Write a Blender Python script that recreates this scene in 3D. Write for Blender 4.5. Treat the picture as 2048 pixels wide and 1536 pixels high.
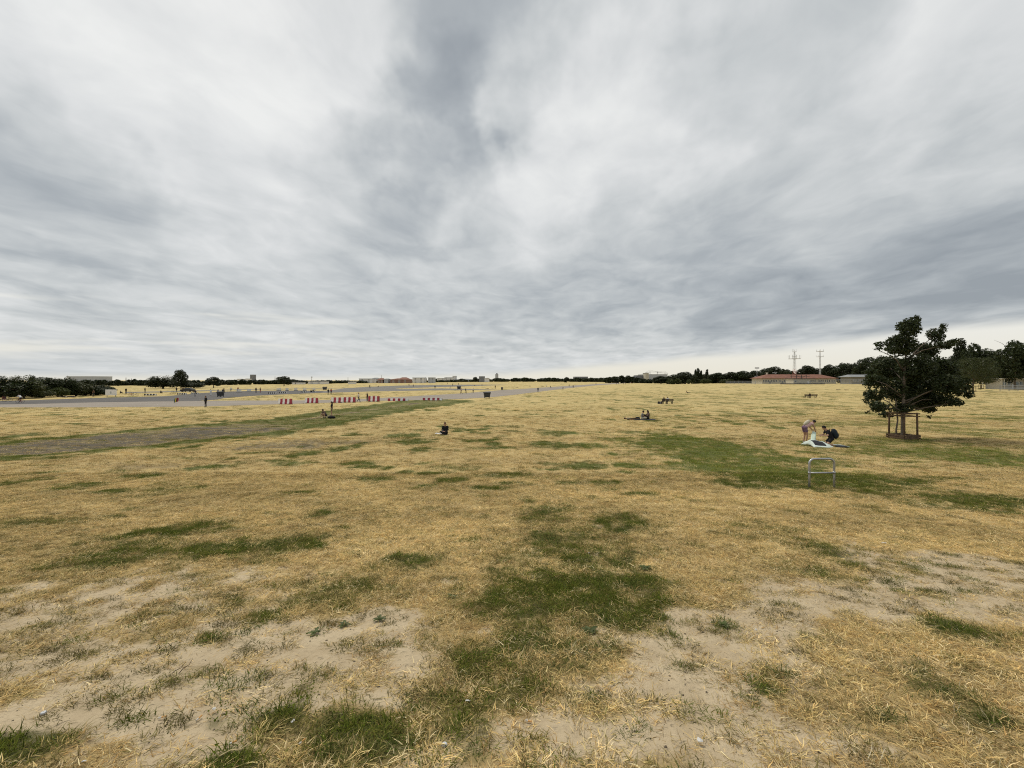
import bpy, bmesh, math, random
import numpy as np
from mathutils import Vector, Matrix

for _o in list(bpy.data.objects):
    bpy.data.objects.remove(_o, do_unlink=True)
SC = bpy.context.scene
COL = SC.collection
R = math.radians
rng = np.random.default_rng(7)
random.seed(7)

# ---------------------------------------------------------------- camera
F, HOR, CAMZ = 829.0, 760.0, 4.2          # focal length and horizon row in 2048 px, eye height over the plain
cam = bpy.data.cameras.new('camera'); cam.sensor_width = 36.0
cam.lens = 36.0 * F / 2048.0
cam.shift_y = -(768.0 - HOR) / 2048.0
cam.clip_start = 0.1; cam.clip_end = 12000.0
cam_o = bpy.data.objects.new('camera', cam); COL.objects.link(cam_o)
cam_o.location = (0, 0, CAMZ); cam_o.rotation_euler = (R(90), 0, 0)
SC.camera = cam_o

# ---------------------------------------------------------------- exposure
SC.view_settings.view_transform = 'Standard'
SC.view_settings.look = 'None'
SC.view_settings.exposure = 0.57
SC.view_settings.gamma = 1.0
SC.view_settings.use_curve_mapping = False
SC.cycles.filter_width = 1.1
SC.cycles.use_denoising = False
SC.cycles.max_bounces = 6
SC.cycles.diffuse_bounces = 3
SC.cycles.transparent_max_bounces = 8

# ---------------------------------------------------------------- sky (cloud deck over a Nishita sky)
SUN_EL, SUN_AZ = 56.0, -35.0               # azimuth from +Y towards +X
wd = bpy.data.worlds.new('World'); SC.world = wd; wd.use_nodes = True
wd.cycles.sampling_method = 'MANUAL'; wd.cycles.sample_map_resolution = 256
class NT:
    """tiny helper for building node graphs"""
    def __init__(s, tree): s.t = tree
    def n(s, typ, **kw):
        nd = s.t.nodes.new(typ)
        for k, v in kw.items(): setattr(nd, k, v)
        return nd
    def put(s, sock, v):
        if v is None: return
        if isinstance(v, bpy.types.NodeSocket): s.t.links.new(v, sock)
        else: sock.default_value = v
    def m(s, op, a, b=None, c=None, clamp=False):
        nd = s.n('ShaderNodeMath', operation=op, use_clamp=clamp)
        s.put(nd.inputs[0], a); s.put(nd.inputs[1], b); s.put(nd.inputs[2], c)
        return nd.outputs[0]
    def v(s, op, a, b=None, sc=None):
        nd = s.n('ShaderNodeVectorMath', operation=op)
        s.put(nd.inputs[0], a); s.put(nd.inputs[1], b)
        if sc is not None: s.put(nd.inputs['Scale'], sc)
        return nd.outputs['Value'] if op in ('DOT_PRODUCT', 'LENGTH') else nd.outputs[0]
    def ss(s, x, lo, hi, a=0.0, b=1.0):
        nd = s.n('ShaderNodeMapRange', interpolation_type='SMOOTHSTEP')
        s.put(nd.inputs[0], x); s.put(nd.inputs[1], lo); s.put(nd.inputs[2], hi); s.put(nd.inputs[3], a); s.put(nd.inputs[4], b)
        return nd.outputs[0]
    def lin(s, x, lo, hi, a=0.0, b=1.0):
        nd = s.n('ShaderNodeMapRange')
        s.put(nd.inputs[0], x); s.put(nd.inputs[1], lo); s.put(nd.inputs[2], hi); s.put(nd.inputs[3], a); s.put(nd.inputs[4], b)
        return nd.outputs[0]
    def noise(s, vec, scale=1.0, detail=4.0, rough=0.5, dist=0.0, out=0):
        nd = s.n('ShaderNodeTexNoise')
        s.put(nd.inputs['Vector'], vec); nd.inputs['Scale'].default_value = scale
        nd.inputs['Detail'].default_value = detail; nd.inputs['Roughness'].default_value = rough
        nd.inputs['Distortion'].default_value = dist
        return nd.outputs[out]
    def mix(s, f, a, b, bt='MIX'):
        nd = s.n('ShaderNodeMix', data_type='RGBA', blend_type=bt)
        s.put(nd.inputs[0], f); s.put(nd.inputs[6], a); s.put(nd.inputs[7], b)
        return nd.outputs[2]
    def xyz(s, x, y, z):
        nd = s.n('ShaderNodeCombineXYZ')
        s.put(nd.inputs[0], x); s.put(nd.inputs[1], y); s.put(nd.inputs[2], z)
        return nd.outputs[0]
    def ramp(s, f, stops):
        nd = s.n('ShaderNodeValToRGB'); el = nd.color_ramp.elements
        while len(el) < len(stops): el.new(0.5)
        for e, (p, c) in zip(el, stops): e.position = p; e.color = (*c, 1.0)
        s.put(nd.inputs[0], f)
        return nd.outputs[0]
def s2l(c):
    c = c / 255.0
    return c / 12.92 if c <= 0.04045 else ((c + 0.055) / 1.055) ** 2.4
def srgb(r, g, b): return (s2l(r), s2l(g), s2l(b))

def build_sky():
    t = wd.node_tree; t.nodes.clear(); g = NT(t)
    out = g.n('ShaderNodeOutputWorld'); bg = g.n('ShaderNodeBackground')
    bg.inputs['Strength'].default_value = 0.1
    t.links.new(bg.outputs[0], out.inputs[0])
    sky = g.n('ShaderNodeTexSky', sky_type='NISHITA'); sky.sun_disc = False
    sky.sun_elevation = R(SUN_EL); sky.sun_rotation = R(SUN_AZ); sky.altitude = 50; sky.dust_density = 2.0
    d = g.v('NORMALIZE', g.n('ShaderNodeTexCoord').outputs['Generated'])
    sp = g.n('ShaderNodeSeparateXYZ'); t.links.new(d, sp.inputs[0])
    x, y, z = sp.outputs
    zc = g.m('ADD', g.m('MAXIMUM', z, 0.0), 0.11)
    u, v = g.m('DIVIDE', x, zc), g.m('DIVIDE', y, zc)
    # streets of cloud run nearly along the view and fan out overhead
    a = R(-6)
    us = g.m('ADD', g.m('MULTIPLY', u, math.cos(a)), g.m('MULTIPLY', v, math.sin(a)))
    vs = g.m('SUBTRACT', g.m('MULTIPLY', v, math.cos(a)), g.m('MULTIPLY', u, math.sin(a)))
    w1 = g.noise(g.xyz(g.m('MULTIPLY', u, 1.3), g.m('MULTIPLY', v, 1.1), 3.1), 1.0, 3.0, 0.5, out=1)
    wv = g.v('SUBTRACT', w1, (0.5, 0.5, 0.5))
    P1 = g.v('ADD', g.xyz(g.m('MULTIPLY', us, 1.45), g.m('MULTIPLY', vs, 0.85), 0.0), g.v('SCALE', wv, sc=0.9))
    n1 = g.noise(P1, 1.0, 7.0, 0.52, 0.25)
    P2 = g.v('ADD', g.xyz(g.m('MULTIPLY', us, 4.0), g.m('MULTIPLY', vs, 3.0), 7.7), g.v('SCALE', wv, sc=1.5))
    n2 = g.noise(P2, 1.0, 5.0, 0.52, 0.3)
    P3 = g.v('ADD', g.xyz(g.m('MULTIPLY', us, 0.42), g.m('MULTIPLY', vs, 0.24), 21.3), g.v('SCALE', wv, sc=0.25))
    n3 = g.noise(P3, 1.0, 2.0, 0.5)
    # warped direction for the big masses
    w2 = g.noise(d, 5.5, 4.0, 0.55, out=1)
    dw = g.v('NORMALIZE', g.v('ADD', d, g.v('SCALE', g.v('SUBTRACT', w2, (0.5, 0.5, 0.5)), sc=0.42)))
    B = g.m('ADD', 0.63, g.m('MULTIPLY', g.m('SUBTRACT', n1, 0.5), 0.76))
    B = g.m('ADD', B, g.m('MULTIPLY', g.m('SUBTRACT', n2, 0.5), 0.66))
    B = g.m('ADD', B, g.m('MULTIPLY', g.m('SUBTRACT', n3, 0.5), 0.18))
    def lobe(px, py, rad, amp):
        nonlocal B
        dv = Vector(((px - 1024) / F, 1.0, (HOR - py) / F)).normalized()
        c = g.v('DOT_PRODUCT', dw, tuple(dv))
        B = g.m('ADD', B, g.ss(c, math.cos(R(rad)), 1.0, 0.0, amp))
    for L in SKY_LOBES: lobe(*L)
    # lower deck: broad darker layer near the horizon
    el = g.m('ARCSINE', z)
    az = g.m('ARCTAN2', x, y)
    low = g.m('MULTIPLY', g.ss(el, R(2.0), R(9.0)), g.ss(el, R(11.0), R(26.0), 1.0, 0.0))
    B = g.m('SUBTRACT', B, g.m('MULTIPLY', low, g.ss(az, R(-40), R(30), 0.09, 0.33)))
    B = g.m('MAXIMUM', g.m('MINIMUM', B, 0.97), 0.0)
    cloud = g.ramp(B, [(0.0, srgb(152, 159, 165)), (0.25, srgb(173, 179, 183)), (0.5, srgb(199, 203, 204)), (0.75, srgb(220, 222, 222)), (1.0, srgb(238, 239, 237))])
    # pale clear strip under the deck
    wob = g.m('MULTIPLY', g.m('SUBTRACT', g.noise(g.xyz(g.m('MULTIPLY', az, 2.2), g.m('MULTIPLY', el, 9.0), 1.0), 1.0, 3.0, 0.5), 0.5), R(2.2))
    edge = g.m('ADD', g.ss(az, R(-14), R(56), R(0.5), R(5.3)), wob)
    gap = g.ss(g.m('SUBTRACT', el, edge), R(-0.8), R(0.7), 1.0, 0.0)
    creamm = g.mix(g.ss(el, R(0), R(6)), (*srgb(234, 230, 216), 1), (*srgb(236, 235, 228), 1))
    # thin cream slots on the left
    slot = g.noise(g.xyz(g.m('MULTIPLY', az, 2.6), g.m('MULTIPLY', el, 26.0), 5.0), 1.0, 3.0, 0.5)
    sl = g.m('MULTIPLY', g.ss(slot, 0.52, 0.68), g.m('MULTIPLY', g.ss(az, R(-14), R(-34)), g.m('MULTIPLY', g.ss(el, R(1.0), R(3.0)), g.ss(el, R(7.0), R(9.5), 1.0, 0.0))))
    cover = g.m('MAXIMUM', gap, g.m('MULTIPLY', sl, 0.75))
    haze = g.ss(el, R(0.0), R(4.0), 0.55, 0.0)
    cl = g.mix(haze, cloud, (*srgb(196, 203, 207), 1))
    col = g.mix(cover, cl, creamm)
    col10 = g.v('SCALE', col, sc=6.75)
    fin = g.mix(0.97, sky.outputs[0], col10)
    t.links.new(fin, bg.inputs['Color'])
#            px    py   radius amplitude
SKY_LOBES = [(400, 140, 26, 0.08), (560, 280, 16, 0.10), (200, 50, 18, 0.05),
             (960, 70, 13, -0.34), (850, 250, 11, -0.28), (740, 400, 11, -0.16), (1530, 80, 11, -0.26),
             (1130, 160, 9, 0.20), (1330, 260, 10, 0.12), (1090, 370, 10, 0.14), (1800, 160, 22, 0.14),
             (30, 450, 13, -0.17), (160, 370, 8, -0.10), (20, 590, 6, 0.2), (1650, 560, 20, -0.14), (2040, 470, 15, -0.14)]
build_sky()

sun = bpy.data.lights.new('sun', 'SUN'); sun.energy = 1.5; sun.angle = R(14); sun.color = (1.0, 0.93, 0.80)
sun_o = bpy.data.objects.new('sun', sun); COL.objects.link(sun_o)
_sd = Vector((math.sin(R(SUN_AZ)) * math.cos(R(SUN_EL)), math.cos(R(SUN_AZ)) * math.cos(R(SUN_EL)), math.sin(R(SUN_EL))))
sun_o.rotation_euler = _sd.to_track_quat('Z', 'Y').to_euler()
sun_o.location = (-40, 40, 60)

# ---------------------------------------------------------------- helpers
def tag(o, label=None, cat=None, group=None, kind=None):
    if label: o['label'] = label
    if cat: o['category'] = cat
    if group: o['group'] = group
    if kind: o['kind'] = kind
    return o
def empty(name, loc=(0, 0, 0), rz=0.0, label=None, cat=None, group=None, scale=1.0):
    o = bpy.data.objects.new(name, None); COL.objects.link(o)
    o.location = loc; o.rotation_euler = (0, 0, rz); o.scale = (scale,) * 3
    o.empty_display_size = 0.2
    return tag(o, label, cat, group)
def link(name, me, mat=None, parent=None):
    o = bpy.data.objects.new(name, me); COL.objects.link(o)
    if mat is not None:
        me.materials.clear()
        for mm in (mat if isinstance(mat, (list, tuple)) else [mat]): me.materials.append(mm)
    if parent is not None: o.parent = parent
    return o
def copy_tree(o, parent=None):
    c = o.copy(); COL.objects.link(c)
    if parent is not None: c.parent = parent
    for ch in o.children: copy_tree(ch, c)
    return c
class MB:
    """collects simple shapes into one mesh"""
    def __init__(s): s.v = []; s.f = []; s.mi = []
    def add(s, vs, fs, mi=0):
        b = len(s.v); s.v += [tuple(p) for p in vs]; s.f += [tuple(b + i for i in f) for f in fs]; s.mi += [mi] * len(fs)
        return s
    def box(s, c, d, rot=None, mi=0, taper=(1, 1)):
        hx, hy, hz = d[0] / 2, d[1] / 2, d[2] / 2
        vs = [Vector((sx * hx * (taper[0] if sz > 0 else 1), sy * hy * (taper[1] if sz > 0 else 1), sz * hz)) for sz in (-1, 1) for sy in (-1, 1) for sx in (-1, 1)]
        if rot is not None: vs = [rot @ p for p in vs]
        vs = [p + Vector(c) for p in vs]
        return s.add(vs, [(0, 2, 3, 1), (4, 5, 7, 6), (0, 1, 5, 4), (2, 6, 7, 3), (0, 4, 6, 2), (1, 3, 7, 5)], mi)
    def tube(s, pts, rad, n=8, mi=0, caps=True):
        pts = [Vector(p) for p in pts]; k = len(pts)
        rr = rad if isinstance(rad, (list, tuple)) else [rad] * k
        rings = []; up = None
        for i, p in enumerate(pts):
            d = (pts[min(i + 1, k - 1)] - pts[max(i - 1, 0)]).normalized()
            if up is None: up = d.orthogonal().normalized()
            up = (up - d * up.dot(d)).normalized() if (up - d * up.dot(d)).length > 1e-5 else d.orthogonal().normalized()
            w = d.cross(up)
            rings.append([p + (up * math.cos(a) + w * math.sin(a)) * rr[i] for a in (2 * math.pi * j / n for j in range(n))])
        vs = [q for r in rings for q in r]; fs = []
        for i in range(k - 1):
            for j in range(n):
                j2 = (j + 1) % n
                fs.append((i * n + j, i * n + j2, (i + 1) * n + j2, (i + 1) * n + j))
        if caps: fs += [tuple(range(n - 1, -1, -1)), tuple((k - 1) * n + j for j in range(n))]
        return s.add(vs, fs, mi)
    def ell(s, c, r, rot=None, nu=12, nv=8, mi=0):
        vs = [Vector((0, 0, r[2]))]
        for i in range(1, nv):
            th = math.pi * i / nv
            for j in range(nu):
                ph = 2 * math.pi * j / nu
                vs.append(Vector((r[0] * math.sin(th) * math.cos(ph), r[1] * math.sin(th) * math.sin(ph), r[2] * math.cos(th))))
        vs.append(Vector((0, 0, -r[2])))
        fs = [(0, 1 + j, 1 + (j + 1) % nu) for j in range(nu)]
        for i in range(nv - 2):
            for j in range(nu):
                a, b = 1 + i * nu + j, 1 + i * nu + (j + 1) % nu
                fs.append((a, a + nu, b + nu, b))
        L = len(vs) - 1; o = 1 + (nv - 2) * nu
        fs += [(L, o + (j + 1) % nu, o + j) for j in range(nu)]
        if rot is not None: vs = [rot @ p for p in vs]
        return s.add([p + Vector(c) for p in vs], fs, mi)
    def mesh(s, name, smooth=False):
        me = bpy.data.meshes.new(name); me.from_pydata(s.v, [], s.f)
        me.polygons.foreach_set('material_index', s.mi)
        if smooth: me.polygons.foreach_set('use_smooth', [True] * len(s.f))
        me.update(); return me
    def build(s, name, mat, parent=None, smooth=False, bevel=0.0):
        me = s.mesh(name, smooth)
        if bevel:
            bm = bmesh.new(); bm.from_mesh(me)
            bmesh.ops.bevel(bm, geom=bm.edges[:], offset=bevel, segments=2, profile=0.6, affect='EDGES')
            bm.to_mesh(me); bm.free()
        return link(name, me, mat, parent)

# numpy gradient noise
_perm = np.random.default_rng(11).permutation(4096)
_ang = np.random.default_rng(12).random(4096) * 2 * np.pi
def pn(x, y, seed=0):
    xi = np.floor(x).astype(np.int64); yi = np.floor(y).astype(np.int64); xf = x - xi; yf = y - yi
    def gr(i, j, dx, dy):
        h = _ang[_perm[(_perm[(i + seed * 131) & 4095] + j) & 4095]]
        return np.cos(h) * dx + np.sin(h) * dy
    u = xf ** 3 * (xf * (xf * 6 - 15) + 10); w = yf ** 3 * (yf * (yf * 6 - 15) + 10)
    a = gr(xi, yi, xf, yf); b = gr(xi + 1, yi, xf - 1, yf); c = gr(xi, yi + 1, xf, yf - 1); d = gr(xi + 1, yi + 1, xf - 1, yf - 1)
    return ((a * (1 - u) + b * u) * (1 - w) + (c * (1 - u) + d * u) * w) * 1.5
def fbm(x, y, seed=0, octv=4, gain=0.5):
    t = 0; amp = 1.0; f = 1.0; nrm = 0
    for i in range(octv):
        t = t + amp * pn(x * f + 17.3 * i, y * f - 9.1 * i, seed + i); nrm += amp; amp *= gain; f *= 2.03
    return t / nrm * 1.5
def sst(x, lo, hi):
    t = np.clip((x - lo) / (hi - lo), 0, 1); return t * t * (3 - 2 * t)

# ---------------------------------------------------------------- lie of the land: a low rise under the camera, the plain beyond
def mound(y):
    y = np.asarray(y, float)
    s = np.log1p(np.exp(np.clip(y, -50, 60))); s = np.where(y > 50, y, s)
    return np.maximum(2.75 * np.exp(-s / 13.0) - 0.025, 0.0)
def gz(x, y):
    x = np.asarray(x, float); y = np.asarray(y, float)
    z = mound(y)
    z = z + 1.2 * sst(y, 100, 300) * sst(x / np.maximum(y, 1.0), 0.35, 0.55)
    f = 1 - sst(y, 40, 58)
    z = z + f * (0.05 * fbm(x / 5.0, y / 5.0, 40, 3) * sst(y, 1, 8) + 0.018 * fbm(x / 0.55, y / 0.55, 41, 3))
    return z
def gzs(x, y): return float(gz(np.array([x]), np.array([y]))[0])
def depth_of(py):
    """depth at which the bare ground lies under a row of the picture"""
    v = py - HOR; lo, hi = 0.8, 4000.0
    for _ in range(60):
        mid = math.sqrt(lo * hi)
        if (CAMZ - float(mound(mid))) * F / mid > v: lo = mid
        else: hi = mid
    return lo
def at(px, py, rise=False):
    Y = depth_of(py); X = (px - 1024) / F * Y
    return Vector((X, Y, gzs(X, Y)))
def X_of(px, Y): return (px - 1024) / F * Y
def Z_of(py, Y): return CAMZ + (HOR - py) / F * Y

# ---------------------------------------------------------------- where the turf is green, bare or worn
GREEN = [(1145,1190,165,75,.95),(1060,1290,110,45,.65),(1160,1100,120,45,.6),(1240,1050,60,22,.85),(1100,1030,60,18,.6),
 (960,1330,100,60,.62),(1000,1400,90,50,.5),(930,1460,80,50,.5),(820,1118,55,17,1.0),(690,1180,90,35,.5),(600,1180,60,20,.35),
 (230,1112,95,22,1.0),(350,1062,80,18,1.0),(490,1095,120,22,.95),(60,1500,95,40,1.0),(500,1432,75,30,1.0),(580,1420,40,40,.7),
 (720,1480,110,55,.9),(470,1528,60,18,.9),(520,1240,60,14,.9),(435,1280,30,9,.9),(330,1370,25,14,.7),(640,1028,20,8,.9),
 (300,980,80,14,.4),(80,1045,60,8,.7),(1690,1110,70,30,.65),(1640,1150,60,20,.6),(1830,1130,40,8,.95),(1890,1133,25,6,.9),
 (1930,1265,60,28,.8),(1450,1257,24,9,1.0),(1530,1380,30,18,.7),(1760,1435,30,15,.9),(1980,1445,70,25,.8),(1550,1070,80,25,.35),
 (1460,912,150,42,1.0),(1560,948,150,34,1.0),(1690,966,115,23,1.0),(1400,885,80,16,.8),(1850,905,200,16,.65),(1975,1005,140,22,.9),
 (2040,918,190,18,.8),(1820,885,110,12,.6),(1170,930,55,7,1.0),(1255,930,35,6,1.0),(1095,888,40,6,.9),(685,897,25,6,1.0),
 (620,906,28,5,.9),(585,913,20,4,.9),(825,884,40,6,.9),(840,900,30,5,.9),(1010,950,45,5,.8),(410,935,35,6,.9),(150,975,40,7,.8),
 (990,888,20,4,.9),(760,1262,20,8,.9),(630,1268,12,8,.9),(20,965,30,12,.7),(1240,880,40,5,.7),(910,935,50,6,.6),(1960,860,80,7,.6),(1300,865,70,6,.5)]
BARE = [(250,1430,330,110,1.0),(300,1400,430,170,.66),(200,1230,360,95,.5),(720,1340,220,85,.5),(1480,1330,300,100,.45),(1780,1200,320,55,.62),(1960,1150,220,42,.8),(1150,1490,560,90,.52),(550,1270,200,35,.75),(760,1240,110,30,.9),(90,1330,170,60,.8),(130,1220,230,50,.55),(60,1180,90,25,.5),
 (350,1190,200,40,.42),(1350,1310,130,60,1.0),(1480,1260,130,45,.9),(1650,1208,170,38,1.0),(1850,1165,170,30,1.0),(2000,1138,140,24,1.0),
 (1420,1400,120,60,.7),(1300,1480,150,60,.5),(1250,1380,90,50,.6),(850,1330,60,25,.55),(800,1400,90,40,.6),(870,1510,110,40,.5),
 (1640,1490,60,20,.8),(1200,1055,25,6,.9),(1200,1262,18,7,.9),(970,1265,16,8,.9),(590,1385,90,60,.6),(1100,1520,90,30,.6)]
WORN = [(560,890,110,10,.8),(270,935,160,9,.6),(690,885,60,6,.7),(980,918,120,7,.4),(860,905,120,9,.35)]
_er = random.Random(21)
for _k in range(48): GREEN.append((_er.uniform(60, 1420), _er.uniform(866, 990), _er.uniform(14, 44), _er.uniform(2.5, 5.5), _er.uniform(.7, 1.0)))
for _k in range(50): GREEN.append((_er.uniform(700, 2000), _er.uniform(806, 866), _er.uniform(8, 26), _er.uniform(1.0, 2.2), _er.uniform(.5, .85)))
for _k in range(22): GREEN.append((_er.uniform(-50, 640), _er.uniform(816, 842), _er.uniform(8, 24), _er.uniform(0.9, 1.6), _er.uniform(.45, .75)))
def world_ell(e):
    px, py, rx, ry, s = e
    Yn, Yf = depth_of(py + ry), depth_of(py - ry); yc = (Yn + Yf) / 2; ym = depth_of(py)
    return ((px - 1024) / F * ym, yc, rx * ym / F, (Yf - Yn) / 2, s)
GREENW = [world_ell(e) for e in GREEN]; BAREW = [world_ell(e) for e in BARE]; WORNW = [world_ell(e) for e in WORN]
TRACK = [(-500,948,28),(0,903,24),(200,884,24),(420,862,19),(560,848,12),(660,834,8),(760,818,5.5),(870,803,4)]
TRACKW = []
for px, py, w in TRACK:
    p = at(px, py); TRACKW.append((p.x, p.y, (depth_of(py - w) - depth_of(py + w)) / 2))
def ellf(x, y, lst, seed, sharp, wa):
    out = np.zeros_like(x)
    n1 = fbm(x / 0.9, y / 0.9, seed, 4); n2 = fbm(x / 0.28, y / 0.28, seed + 7, 3); n3 = fbm(x / 3.0, y / 3.0, seed + 3, 3)
    for cx, cy, rx, ry, s in lst:
        m = np.nonzero((np.abs(x - cx) < 2.2 * rx) & (np.abs(y - cy) < 2.2 * ry))[0]
        if not len(m): continue
        dd = np.sqrt(((x[m] - cx) / rx) ** 2 + ((y[m] - cy) / ry) ** 2)
        nn = n1[m] * 0.9 + n2[m] * 0.45 + n3[m] * (0.8 if max(rx, ry) > 2.5 else 0.0)
        val = np.clip((1.0 - dd + wa * nn) / sharp + 0.5, 0, 1) * s * (dd < 2.2)
        out[m] = np.maximum(out[m], val)
    return out
def track(x, y):
    """distance across the worn track in half-widths, and position along it"""
    best = np.full_like(x, 9.0); along = np.zeros_like(x); side = np.zeros_like(x); acc = 0.0
    for i in range(len(TRACKW) - 1):
        ax, ay, aw = TRACKW[i]; bx, by, bw = TRACKW[i + 1]
        dx, dy = bx - ax, by - ay; L2 = dx * dx + dy * dy
        t = np.clip(((x - ax) * dx + (y - ay) * dy) / L2, 0, 1)
        d = np.hypot(x - ax - t * dx, y - ay - t * dy) / (aw + (bw - aw) * t)
        sg = np.sign((x - ax) * dy - (y - ay) * dx)
        m = d < best
        best = np.where(m, d, best); along = np.where(m, i + t, along); side = np.where(m, sg, side)
    return best, along, side
def zones(x, y):
    g = ellf(x, y, GREENW, 3, 1.0, 0.75)
    g = g * np.clip(0.95 + 0.9 * fbm(x / 0.35, y / 0.35, 29, 3), 0.45 + 0.35 * sst(y, 9, 14), 1.15)
    b = np.clip(ellf(x, y, BAREW, 5, 0.8, 0.75) * 1.25, 0, 1)
    w = ellf(x, y, WORNW, 6, 0.8, 0.6) * 0.8
    r = np.hypot(x, y)
    # scattered green lenses and bare specks over the whole field
    n = fbm(x / 2.6, y / 2.2, 21, 4); n5 = fbm(x / 14.0, y / 9.0, 22, 3)
    gen = sst(n + 0.55 * n5, 0.40, 0.62) * 0.75 * sst(y, 9, 22)
    gen = np.maximum(gen, sst(fbm(x / 0.8, y / 0.8, 26, 3) + 0.3 * n5, 0.52, 0.72) * 0.5 * (1 - sst(y, 9, 20)))
    gen2 = sst(fbm(x / 7.0, y / 16.0, 23, 4), 0.12, 0.6) * 0.5 * sst(y, 50, 90)
    wash = sst(x, 2, 25) * sst(y, 14, 30) * (1 - sst(y, 120, 260)) * sst(fbm(x / 6.0, y / 6.0, 27, 4), -0.15, 0.5) * 0.55
    g = np.maximum(np.maximum(np.maximum(g, gen), gen2), wash)
    b = np.maximum(b, sst(fbm(x / 0.5, y / 0.5, 31, 4) - 0.25 * n5, 0.42, 0.65) * 0.6 * (1 - sst(y, 5, 11)))
    b = np.clip(b - 0.65 * g, 0, 1)
    d, al, sd = track(x, y)
    e = d + 0.28 * fbm(x / 2.5, y / 1.6, 51, 4)
    inside = sst(-e, -1.15, -0.85)
    mud = inside * sst(-e, -0.86, -0.45) * (1 - 0.75 * sst(al, 3.0, 4.2)) * (0.55 + 0.6 * sst(fbm(x / 5.0, y / 1.3, 52, 4), -0.35, 0.3))
    mud = np.maximum(mud, inside * sst(-np.abs(d * sd + 0.15), -0.28, -0.05) * sst(al, 4.0, 5.0) * 0.8 * sst(fbm(x / 3.0, y / 3.0, 53, 3), -0.3, 0.2))
    mud = np.clip(mud, 0, 0.85)
    g = np.where(inside > 0.01, np.maximum(g * (1 - inside), inside * (1 - mud) * (0.9 - 0.15 * fbm(x / 1.5, y / 1.0, 54, 3))), g)
    b = b * (1 - inside)
    t = 0.5 + 0.5 * fbm(x / 3.2, y / 2.4, 61, 4) + 0.25 * fbm(x / 22.0, y / 15.0, 62, 2)
    return g, b, np.clip(np.maximum(mud, w), 0, 1), np.clip(t, 0, 1)

# ---------------------------------------------------------------- materials
def mat(name, col=None, rough=0.8, metal=0.0, var=0.0, vscale=8.0, bump=0.0, bscale=30.0, spec=0.3, trans=0.0):
    m = bpy.data.materials.new(name); m.use_nodes = True; g = NT(m.node_tree)
    bs = m.node_tree.nodes['Principled BSDF']
    bs.inputs['Roughness'].default_value = rough; bs.inputs['Metallic'].default_value = metal
    bs.inputs['Specular IOR Level'].default_value = spec
    tc = g.n('ShaderNodeTexCoord').outputs['Object']
    if var:
        n = g.noise(tc, vscale, 4.0, 0.6)
        c = g.mix(g.lin(n, 0.3, 0.7), tuple(max(0, q * (1 - var)) for q in col) + (1,), tuple(min(1, q * (1 + var)) for q in col) + (1,))
        g.put(bs.inputs['Base Color'], c)
    else: bs.inputs['Base Color'].default_value = (*col, 1)
    if bump:
        b = g.n('ShaderNodeBump'); b.inputs['Strength'].default_value = bump; b.inputs['Distance'].default_value = 0.02
        g.put(b.inputs['Height'], g.noise(tc, bscale, 4.0, 0.6)); g.put(bs.inputs['Normal'], b.outputs[0])
    return m

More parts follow.
